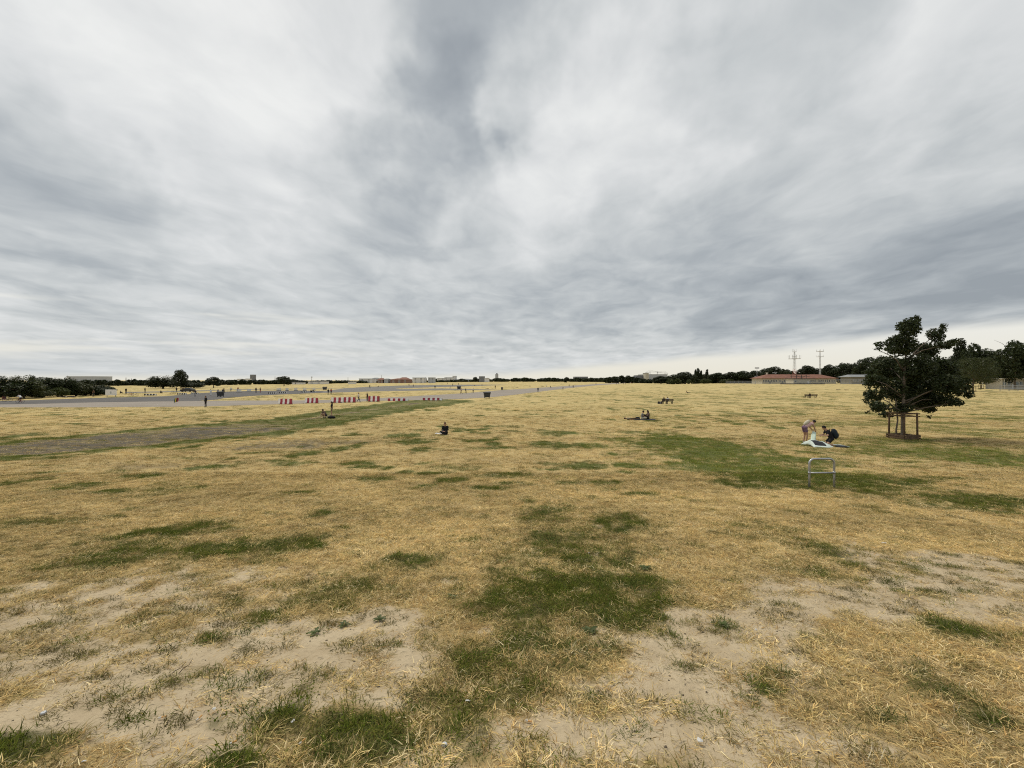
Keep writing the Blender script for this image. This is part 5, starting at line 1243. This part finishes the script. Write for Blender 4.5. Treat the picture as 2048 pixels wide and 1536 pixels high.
# --- two people with the fabric shelter, in front of the tree
PA = on(1611, 887); PB = on(1659, 893.5)
person(PA, -90, 'person bending over the pale fabric shelter in purple shorts and pink top', 'bend', 'pink', 'purple', SKIN, 'black', 'none', 'shorts', 1.0, True, False, SHOEW)
bag = MB().ell((0, 0, 0), (.10, .11, .23), Matrix.Rotation(R(50), 3, 'Y'), 14, 10).build('back_bag', CL['cream'], None, True); bag.location = PA + Vector((0.06, -.02, 1.24)); tag(bag, 'pale cream bag on the back of the bending person', 'bag')
bag.rotation_euler = (0, 0, 0)
person(PB, 78, 'person in black kneeling at the pale fabric shelter with backpack', 'kneel', 'black', 'black', SKIN, 'black', 'short', 'shorts', 1.0, True)
bp = empty('backpack', PB + Vector((.24, -.02, .70)), R(78), 'dark teal backpack worn by the kneeling person', 'backpack')
m_bp = mat('teal_black_nylon', (.012, .022, .03), .7, var=.3, vscale=12)
q = MB().ell((0, -.03, 0), (.19, .15, .30), Matrix.Rotation(R(-14), 3, 'X'), 16, 12); q.build('main_sack', m_bp, bp, True)
MB().ell((0, -.15, -.08), (.14, .07, .15), None, 12, 8).build('front_pocket', m_bp, bp, True)
for s in (-1, 1): MB().tube([(s * .11, .05, .24), (s * .13, .16, .24), (s * .15, .22, .06), (s * .13, .10, -.16)], .018, 6).build('strap', CL['black'], bp, True)

def shelter():
    m_w = mat('pale_mint_fabric', (.58, .66, .61), .7, var=.05, vscale=6); m_d = mat('charcoal_fabric', (.028, .03, .036), .85, var=.2, vscale=6)
    Yc = 23.2; x0, x1 = X_of(1619, Yc), X_of(1659, Yc); base = Vector((x0, Yc - .35, gzs(x0, Yc)))
    t = empty('fabric_shelter', base, 0, 'pale mint and charcoal fabric shelter being folded on the grass', 'tent')
    NU, NV_ = 34, 26; V = []; W = x1 - x0; r = np.random.default_rng(4)
    for j in range(NV_ + 1):
        for i in range(NU + 1):
            u, v = i / NU, j / NV_
            ridge = max(0, 1 - abs(v - .55) / .55) ** .8
            hgt = (.38 * (1 - u) ** .7 * min(1, (u + .02) / .10) + .13 * u * (1 - .3 * u)) * ridge + .02
            hgt += .018 * math.sin(u * 17 + v * 6) * ridge + .01 * math.sin(v * 23 + u * 5)
            V.append((u * W + .08 * math.sin(v * 3) - .06 * v, v * 1.0 - .16 * math.sin(u * 3.1) , max(.012, hgt)))
    faces = {'w': [], 'd': []}
    for j in range(NV_):
        for i in range(NU):
            u, v = (i + .5) / NU, (j + .5) / NV_; k = j * (NU + 1) + i
            dk = .10 < u < .62 - .25 * max(0, (.3 - v)) - .5 * max(0, v - .36) and .12 < v < .50
            faces['d' if dk else 'w'].append((k, k + 1, k + NU + 2, k + NU + 1))
    for nm, key, mt in (('fabric_panel', 'w', m_w), ('dark_panel', 'd', m_d)):
        q = MB(); q.v = V; q.f = faces[key]; q.mi = [0] * len(q.f); o = q.build(nm, mt, t, True)
        sl = o.modifiers.new('thick', 'SOLIDIFY'); sl.thickness = .012
    # raised flap held in the bending person's hands
    fl = MB(); n = 10; top = PA + Vector((.50, 0, .74)) - base
    for i in range(n + 1):
        f = i / n
        for k in range(7):
            g = k / 6; p = Vector(((top.x - .04) * (1 - f) + .16 * f + .36 * g * (0.3 + .7 * f), top.y * (1 - f) + .50 * f + .09 * math.sin(g * 5 + f * 3) * (1 - .7 * f), top.z * (1 - f) + .27 * f - .08 * g))
            fl.v.append(tuple(p))
    for i in range(n):
        for k in range(6): a = i * 7 + k; fl.f.append((a, a + 1, a + 8, a + 7)); fl.mi.append(0)
    o = fl.build('raised_flap', mat('sheer_mint_fabric', (.50, .60, .50), .7, var=.05), t, True); o.modifiers.new('thick', 'SOLIDIFY').thickness = .008
    tail = MB(); px0 = X_of(1671, 23.0) - base.x; px1 = X_of(1695, 23.0) - base.x
    tail.tube([(px0 - .1, .15, .14), (px0 + .25, .1, .12), (px1, -.02, .03)], [.03, .035, .02], 8); tail.build('white_edge', m_w, t, True)
    tl = MB(); tl.ell(((px0 + px1) / 2 - .1, .02, .05), (.30, .22, .07), Matrix.Rotation(R(-8), 3, 'Z'), 16, 8); tl.build('dark_bundle', m_d, t, True)
shelter()

# --- person sitting alone in the middle
P = on(891, 868.5); person(P, 170, 'person in black hooded top and rust beanie sitting alone on the grass', 'sit', 'black', 'black', SKIN, 'black', 'long', 'long', 1.02, True, False, None, 'brown')
cl = empty('white_cloth', on(882, 868.2), R(8), 'white cloth and papers in front of the person sitting alone', 'cloth')
q = MB()
for j in range(7):
    for i in range(11): q.v.append((-.42 + .084 * i, -.2 + .07 * j, .02 + .018 * math.sin(i * 1.7 + j) + .02 * math.cos(j * 2.1)))
for j in range(6):
    for i in range(10): k = j * 11 + i; q.f.append((k, k + 1, k + 12, k + 11)); q.mi.append(0)
q.build('sheet', CL['white'], cl, True).modifiers.new('thick', 'SOLIDIFY').thickness = .01
MB().box((.22, .0, .20), (.34, .24, .02), Matrix.Rotation(R(35), 3, 'X')).build('paper', mat('grey_paper', (.42, .43, .45), .8), cl)
# --- picnic group right of centre
person(on(1284.5, 839.3), -100, 'person with dark hair in grey top sitting left in the picnic pair', 'sit', 'grey', 'cream', SKIN, 'black', 'short', 'long', 1.05, False)
person(on(1296.5, 839), 95, 'person in dark top sitting right in the picnic pair', 'knees', 'plaid', 'black', SKIN2, 'black', 'long', 'long', 1.08, False, True)
person(on(1262, 840), -88, 'person lying on the ground left of the picnic pair', 'lie', 'khaki', 'brown', SKIN2, 'brown', 'short', 'long', .95, False)
o = MB().ell((0, 0, .12), (.28, .2, .17), None, 12, 8).build('bag', CL['black'], None, True); o.location = on(1275, 839.2); tag(o, 'black bag lying between the picnic pair and the lying person', 'bag')
q = MB().box((0, 0, 0), (2.3, 1.2, .02)).build('picnic_blanket', CL['dark']); q.location = on(1288, 839.6) + Vector((0, 0, .03)); tag(q, 'dark picnic blanket under the picnic pair', 'blanket')
# --- bench sitters
for (px, lab, tp, hr, Bx) in ((1328, 'person in black on the bench, left of the two', 'black', 'black', B1), (1335.5, 'person in white top on the bench, right of the two', 'white', 'brown', B1), (1620, 'person in black sitting alone on the far bench', 'black', 'black', B2)):
    L = Bx.location.copy(); L.x = X_of(px, L.y); L.y += .1; L.z -= 0.06; person(L, 0, lab, 'bench', tp, 'dark', SKIN, hr, 'long', 'long', 1.0)
o = MB().box((0, 0, .22), (.4, .25, .44), None, 0, (.8, .8)).build('bag', CL['dark'], None, bevel=.05); o.location = on(1317.5, 807.6); tag(o, 'dark bag on the grass left of the nearer bench', 'bag')
o = MB().box((0, 0, .22), (.36, .22, .42), None, 0, (.8, .8)).build('bag', CL['grey'], None, bevel=.05); o.location = on(1322, 807.8); tag(o, 'grey bag standing against the nearer bench', 'bag')
# --- people lying on the right lawn
person(on(1375, 786.5), -85, 'person leaning back on the grass behind the nearer bench', 'lean', 'black', 'dark', SKIN, 'blond', 'short', 'long', 1.0)
person(on(1676, 781.6), -88, 'person lying on the grass far right, left of two', 'lie', 'black', 'dark', SKIN, 'black', 'short', 'long', 1.0)
person(on(1692, 781.8), -92, 'person lying on the grass far right, right of two', 'lie', 'dark', 'brown', SKIN, 'brown', 'long', 'long', 1.0)
# --- couple on the green track
person(on(650, 836), 150, 'person crouching on the green track in patterned top', 'crouch', 'plaid', 'dark', SKIN, 'black', 'short', 'shorts', 1.02, False)
person(on(663.5, 833.5), 120, 'person standing on the green track in black top and khaki shorts', 'stand', 'black', 'khaki', SKIN, 'black', 'short', 'shorts', 1.0, False, True)
o = empty('duffel_bag', on(663, 837.2), R(6), 'black duffel bag on the track before the standing person', 'bag'); MB().ell((0, 0, .13), (.42, .2, .16), None, 14, 8).build('sack', CL['black'], o, True); MB().tube([(-.2, 0, .25), (-.1, 0, .36), (.1, 0, .36), (.2, 0, .25)], .02, 6).build('handle', CL['dark'], o)
# --- kite flyer and kite on the taxiway
person(on(411.5, 814), 165, 'person in black standing at the edge of the left taxiway', 'stand', 'black', 'black', SKIN2, 'black', 'long', 'long', 1.0)
kp = at(352, 806.5); kt = empty('kite', kp + Vector((0, 0, .05)), R(-12), 'black, yellow and red striped kite low over the taxiway', 'kite')
for i, m_ in enumerate((mat('kite_green', (.03, .07, .03), .7), mat('kite_yellow', (.62, .42, .05), .7), mat('kite_black', (.02, .02, .02), .7), mat('kite_red', (.36, .03, .03), .7))):
    a, b2 = -.46 + .23 * i, -.46 + .23 * (i + 1)
    MB().add([(a, 0, .05 + .25 * (a + .46)), (b2, 0.02, .05 + .25 * (b2 + .46)), (b2 - .12, .22, .85 + .1 * math.sin(i)), (a - .12, .2, .85 + .1 * math.sin(i - 1))], [(0, 1, 2, 3)]).build('panel', m_, kt).modifiers.new('thick', 'SOLIDIFY').thickness = .02
MB().tube([(-.46, .05, .05), (.4, .05, .8)], .015, 5).build('spar', CL['black'], kt)
# --- bicycles
M_TYRE = mat('tyre_black', (.015, .015, .016), .8)
def bicycle(loc, rz, label, frame, group=None):
    t = empty('bicycle', loc, R(rz), label, 'bicycle', group)
    for y in (-.52, .52):
        w = MB(); n = 20
        w.tube([(0, y + .33 * math.cos(a), .34 + .33 * math.sin(a)) for a in np.linspace(0, 2 * math.pi, n + 1)], .02, 6, caps=False); o = w.build('wheel', M_TYRE, t)
        sp = MB()
        for q in range(6): a = q * math.pi / 6; sp.tube([(0, y + .32 * math.cos(a), .34 + .32 * math.sin(a)), (0, y - .32 * math.cos(a), .34 - .32 * math.sin(a))], .004, 3)
        sp.build('spokes', M_STEEL, o)
    f = MB(); bb, st, hd = (0, -.08, .30), (0, -.22, .82), (0, .36, .84)
    for a, b2 in ((bb, st), (st, hd), (bb, (0, .38, .74)), (bb, (0, -.52, .34)), ((0, -.2, .76), (0, -.52, .34)), (hd, (0, .52, .34)), (st, (0, -.24, .92)), (hd, (0, .34, 1.0))): f.tube([a, b2], .018, 6)
    f.build('frame', frame, t); MB().ell((0, -.25, .94), (.08, .13, .035), None, 10, 6).build('saddle', M_TYRE, t); MB().tube([(-.28, .42, 1.0), (-.1, .35, 1.02), (.1, .35, 1.02), (.28, .42, 1.0)], .014, 6).build('handlebar', M_TYRE, t)
    return t
P = on(40, 806.5, .02); bicycle(P, 86, 'bicycle ridden by the person in white at far left', CL['red']); person(P, 86, 'person in white top cycling on the left asphalt', 'cycle', 'white', 'dark', SKIN, 'black', 'short', 'long', 1.0)
for i, (px, py, rz, lab) in enumerate(((8, 803, 80, 'parked bicycle at the left edge beside the asphalt'), (15, 803.5, 95, 'second parked bicycle near the left edge'), (262, 792.5, 75, 'reddish parked bicycle right of the white board'), (270, 792, 100, 'bicycle parked behind the reddish one right of the white board'), (346, 788.6, 85, 'bicycle parked below the tallest tree clump'))):
    bicycle(on(px, py, .02), rz, lab, (CL['red'], CL['dark'], CL['red'], CL['grey'], CL['dark'])[i])
# --- smaller people across the airfield: (px, foot row, heading, pose, top, bottom, label)
FAR = [(717, 804.4, -80, 'walk', 'white', 'dark', 'person in white walking behind the barriers, left of two'), (734.5, 803, 90, 'stand', 'black', 'dark', 'person in black behind the barriers, right of two'),
 (656.5, 789, 10, 'walk', 'black', 'dark', 'person in black walking on the grass island, left of two'), (662.3, 788.6, 10, 'walk', 'red', 'dark', 'person in red walking on the grass island, right of two'),
 (390.5, 793, 90, 'walk', 'dark', 'grey', 'person in dark clothes on the asphalt left of the dark container'), (421.5, 791, 0, 'stand', 'white', 'white', 'person in all white standing left of the dark container'), (436, 792.6, -90, 'stand', 'grey', 'dark', 'person at the left side of the dark container'), (445.5, 790.6, 180, 'stand', 'dark', 'dark', 'person at the right side of the dark container'),
 (447.8, 785.6, 0, 'walk', 'black', 'black', 'person in black behind the dark container'), (462, 784, 60, 'walk', 'white', 'dark', 'person in white top right of the dark container'), (476, 783.2, 0, 'stand', 'red', 'dark', 'person behind the first upright white markers'), (512, 785.6, 20, 'stand', 'black', 'dark', 'person in black right of the upright white markers'), (520.5, 785, -20, 'stand', 'brown', 'red', 'person in brown next to the person in black on the far asphalt'),
 (353, 784.8, 0, 'stand', 'black', 'dark', 'person in black left of the dark parked car'), (366, 784.4, 0, 'stand', 'dark', 'dark', 'person standing next to the dark parked car'), (321.5, 786.6, 0, 'knees', 'dark', 'dark', 'person sitting on the grass below the broad tree'), (187, 793.6, 90, 'stand', 'brown', 'dark', 'person in brown left of the white board'), (252, 788, 0, 'stand', 'black', 'dark', 'person in black behind the reddish bicycle'), (241, 787, 0, 'knees', 'dark', 'dark', 'person sitting on the grass right of the white board'), (290, 785.5, 0, 'stand', 'dark', 'dark', 'person standing beyond the kerb marker right of the bicycles'),
 (131, 795.4, 80, 'lie', 'cream', 'dark', 'person lying on the grass left of the white board'), (146, 794.8, 80, 'lie', 'dark', 'dark', 'second person lying on the grass nearer the white board'),
 (626, 784.3, 0, 'knees', 'black', 'dark', 'person sitting on the rightmost kerb marker, left of two'), (622, 784.5, 0, 'knees', 'dark', 'dark', 'person sitting on the rightmost kerb marker, leftmost'), (739.5, 776.6, 0, 'walk', 'black', 'black', 'person in black alone on the runway above the tall barriers'), (757, 774.2, 90, 'knees', 'dark', 'dark', 'person sitting low on the runway edge'), (818, 772.5, 0, 'stand', 'dark', 'dark', 'distant person on the runway left of two'), (826.5, 774.4, 0, 'walk', 'black', 'dark', 'distant person on the runway right of two'),
 (922.5, 788.2, 90, 'walk', 'pink', 'dark', 'person with bare arms walking on the grass tip, leftmost of three'), (931.5, 787, -90, 'walk', 'black', 'dark', 'person in black on the grass tip, middle of three'), (946.3, 786, 0, 'stand', 'white', 'dark', 'person in white top on the grass tip, rightmost of three'), (990.5, 777.6, 0, 'stand', 'dark', 'dark', 'person in dark clothes left of the narrow black bin'), (1076, 784.6, 0, 'walk', 'navy', 'navy', 'person in navy walking along the taxiway right of the big container'), (1126, 780, 0, 'walk', 'white', 'dark', 'person in white walking along the taxiway'), (1138.3, 774.2, 0, 'walk', 'black', 'black', 'person in black on the taxiway, left of two farther on'), (1146.3, 776.6, 180, 'walk', 'dark', 'dark', 'person in dark clothes on the taxiway, right of two farther on'),
 (905.5, 772.2, 0, 'stand', 'green', 'dark', 'distant person in green on the runway grass'), (917.3, 770.4, 0, 'stand', 'black', 'dark', 'distant person above the far black container'), (949.5, 772, 0, 'knees', 'black', 'dark', 'distant dark person sitting on the runway grass'), (964, 772.5, 0, 'stand', 'cream', 'dark', 'distant person in pale top on the runway grass'), (901, 776.8, 90, 'knees', 'white', 'cream', 'distant person in white sitting left of the far black container'), (870, 778.2, 0, 'stand', 'green', 'dark', 'distant person standing on the green strip of the runway'), (895, 768.6, 0, 'stand', 'dark', 'dark', 'tiny distant person on the far runway edge'),
 (1026, 776.4, 80, 'lie', 'black', 'black', 'dark person lying beyond the taxiway, left of two'), (1034, 775.6, 80, 'lie', 'dark', 'black', 'dark person lying beyond the taxiway, right of two'), (1060, 774.5, 0, 'knees', 'cream', 'dark', 'person in cream sitting beyond the taxiway'), (1093, 773.2, 0, 'knees', 'white', 'dark', 'person in white sitting at the far taxiway edge'), (1100.5, 775, -60, 'knees', 'black', 'dark', 'person in black sitting beside the one in white'), (975, 777.8, 80, 'lie', 'dark', 'dark', 'person lying left of the narrow black bin'), (1085, 773.6, 85, 'lie', 'dark', 'dark', 'person lying left of the one sitting in white'),
 (1192, 770.4, 0, 'walk', 'dark', 'dark', 'lone distant person on the taxiway beyond the pair'), (1232.5, 769.4, 0, 'stand', 'black', 'dark', 'distant person of the far taxiway crowd, first from left'), (1236.5, 768.8, 0, 'stand', 'dark', 'dark', 'distant person of the far taxiway crowd, second from left'), (1247.5, 769.3, 0, 'walk', 'dark', 'dark', 'distant person of the far taxiway crowd, third from left'), (1251.3, 768.8, 0, 'stand', 'black', 'dark', 'tallest distant person of the far taxiway crowd, fourth from left'), (1258, 767.6, 0, 'stand', 'dark', 'dark', 'distant person of the far taxiway crowd, fifth from left'), (1262.5, 768.2, 0, 'stand', 'red', 'dark', 'distant person of the far taxiway crowd, sixth from left'), (1265.5, 768, 0, 'knees', 'dark', 'dark', 'distant seated person at the right end of the far taxiway crowd'),
 (1290.5, 765.2, 0, 'stand', 'black', 'dark', 'tiny distant person near the square stair tower, leftmost'), (1294.5, 765.4, 0, 'stand', 'dark', 'dark', 'tiny distant person near the square stair tower, middle'), (1299.3, 765.2, 0, 'stand', 'dark', 'dark', 'tiny distant person near the square stair tower, rightmost'), (1322, 764.6, 0, 'stand', 'dark', 'dark', 'tiny distant person right of the square stair tower'), (1339.5, 764.9, 0, 'stand', 'black', 'black', 'tiny distant person in black below the poplars, left'), (1354.5, 764.7, 0, 'stand', 'dark', 'dark', 'tiny distant person below the poplars, right')]
_pr = random.Random(9)
for px, py, fa, ps, tp, bt, lab in FAR:
    person(on(px, py, .015), fa + _pr.uniform(-12, 12), lab, ps, tp, bt, SKIN if _pr.random() < .7 else SKIN2, _pr.choice(['black', 'brown', 'blond']), _pr.choice(['short', 'long']) if ps != 'lie' else 'short', 'long', _pr.uniform(.95, 1.05))

# ---------------------------------------------------------------- small things in the foreground
M_PAPERW = mat('white_litter', (.55, .54, .51), .7); M_FILTER = mat('cigarette_filter', (.55, .30, .10), .8); M_CAP = mat('crown_cap_metal', (.4, .41, .42), .45, metal=.4)
M_STONE = mat('pebble', (.12, .095, .065), .9, var=.4, vscale=30); M_TWIG = mat('twig', (.07, .05, .035), .9)
def butt(px, py, rz, label):
    t = empty('cigarette_butt', on(px, py, .012), R(rz), label, 'cigarette butt')
    MB().tube([(0, 0, 0), (.022, 0, .001)], .0042, 8).build('filter', M_FILTER, t); MB().tube([(-.014, 0, 0), (0, 0, 0)], .0041, 8).build('paper', M_PAPERW, t)
for px, py, rz, lab in ((603, 1487, 60, 'cigarette butt with orange filter at bottom left of centre'), (1056, 1443, -20, 'cigarette butt at the bottom just right of centre'), (464, 1494, 35, 'cigarette butt on the sand below the left green clump'), (397, 1439, 80, 'cigarette butt lying upright-looking on the bottom-left sand'), (323, 1440, 20, 'cigarette butt farther left on the bottom-left sand')): butt(px, py, rz, lab)
def cap_(px, py, label):
    t = empty('bottle_cap', on(px, py, .01), 0, label, 'bottle cap'); MB().tube([(0, 0, 0), (0, 0, .005), (0, 0, .0065)], [.0145, .0130, .0105], 18).build('top', M_CAP, t); MB().tube([(0, 0, -.001), (0, 0, .0008)], .0150, 18).build('rim', M_PAPERW, t)
cap_(87, 1428, 'white bottle cap on the sand at bottom left'); cap_(889, 1494, 'pale bottle cap at the bottom left of centre')
for i, (px, py, w, d, lab) in enumerate(((428, 1424, .03, .022, 'crumpled pinkish white paper scrap left of the bottom green clump'), (1768, 1093, .12, .05, 'white paper scrap in the dry grass at right'), (1512, 1268, .03, .02, 'small white scrap on the right sand'), (936, 1405, .05, .02, 'white scraps under the bottom middle grass'), (1400, 1490, .05, .03, 'white scrap at the bottom right of centre'), (585, 1454, .03, .02, 'white scrap on the edge of the bottom green clump'), (1178, 1112, .03, .02, 'white scrap in the large green patch'), (168, 1532, .04, .02, 'pale scrap at the bottom left edge'))):
    q = MB(); r = random.Random(i)
    for a in range(7): q.v.append((w * .38 * math.cos(a * .9) * r.uniform(.7, 1.1), d / 2 * math.sin(a * .9) * r.uniform(.7, 1.2), r.uniform(.004, .018)))
    q.v.append((0, 0, .016)); q.f = [(a, (a + 1) % 7, 7) for a in range(7)]; q.mi = [0] * 7
    o = q.build('paper_scrap', M_PAPERW, None); o.location = on(px, py, .015); o.modifiers.new('thick', 'SOLIDIFY').thickness = .003; tag(o, lab, 'litter')
# pebbles and clods: uncountable
def pebbles():
    r = np.random.default_rng(5); x, y = scatter(1.4, 7.5, 60); g, b, mu, t = zones(x, y); m = r.random(len(x)) < .15 + .85 * b; x, y = x[m], y[m]; z = gz(x, y); mb = MB()
    base = MB().ell((0, 0, 0), (1, 1, .6), None, 6, 4)
    for k in range(len(x)):
        s = .003 + .008 * r.random() ** 3; a = r.random() * 6.28; ca, sa = math.cos(a) * s, math.sin(a) * s; jj = r.uniform(.75, 1.25, len(base.v))
        mb.add([(x[k] + (ca * vx - sa * vy * .7) * j, y[k] + (sa * vx + ca * vy * .7) * j, z[k] + vz * s * j) for (vx, vy, vz), j in zip(base.v, jj)], base.f)
    o = mb.build('pebbles', M_STONE, None); tag(o, 'small dark pebbles and clods strewn on the bare sand', kind='stuff')
pebbles()
# low leafy weeds
M_WEED = leaf_material('weed_leaf', (.07, .095, .025), (.12, .145, .045))
def weed(px, py, n, s, label):
    t = empty('leafy_weed', on(px, py), 0, label, 'weed'); r = random.Random(px)
    for i in range(n):
        a = 2 * math.pi * i / n + r.uniform(-.3, .3); L = s * .62 * r.uniform(.6, 1.2); w = L * .2; q = MB()
        for k in range(6):
            f = k / 5; ww = w * math.sin(math.pi * min(.97, .12 + .85 * f)); c = Vector((math.cos(a), math.sin(a), 0)) * L * f; zz = .01 + L * (.45 * f - .35 * f * f); sd = Vector((-math.sin(a), math.cos(a), 0))
            q.v += [tuple(c + sd * ww + Vector((0, 0, zz + .006))), tuple(c + Vector((0, 0, zz))), tuple(c - sd * ww + Vector((0, 0, zz + .006)))]
        for k in range(5): b0 = 3 * k; q.f += [(b0, b0 + 1, b0 + 4, b0 + 3), (b0 + 1, b0 + 2, b0 + 5, b0 + 4)]
        q.mi = [0] * len(q.f); o = q.build('leaf', M_WEED, t, True)
        ca = o.data.color_attributes.new('leaf', 'FLOAT_COLOR', 'POINT'); sh = r.uniform(.7, 1.2); ca.data.foreach_set('color', [sh, sh, sh, 1] * len(q.v))
for px, py, n, s, lab in ((630, 1266, 7, .10, 'small leafy weed on the sand left of the large green patch'), (1180, 1265, 9, .13, 'leafy weed at the lower right of the large green patch'), (690, 1248, 7, .11, 'leafy weed with long leaves above the left sand'), (1290, 1140, 8, .14, 'dark leafy weed at the right side of the large green patch'), (760, 1240, 8, .09, 'low leafy weed between sand and the large green patch'), (905, 1195, 7, .10, 'pale leafy weed left of the large green patch'), (1450, 1256, 9, .10, 'small bright green weed alone on the right sand')): weed(px, py, n, s, lab)
for i, (px, py, rz, L, lab) in enumerate(((355, 1352, 35, .09, 'dark bent twig on the left sand'), (372, 1345, 50, .08, 'second dark twig crossing beside the bent one'), (470, 1520, 5, .16, 'long pale straw lying on the bottom-left sand'))):
    o = MB().tube([(-L / 2, 0, .01), (-L / 6, .01, .03), (L / 5, -.006, .045), (L / 2, .01, .07)], [.0028, .0025, .002, .0014], 6).build('twig', M_TWIG if i < 2 else mat('straw', (.55, .44, .24), .8)); o.location = on(px, py, .002); o.rotation_euler = (0, 0, R(rz)); tag(o, lab, 'twig')
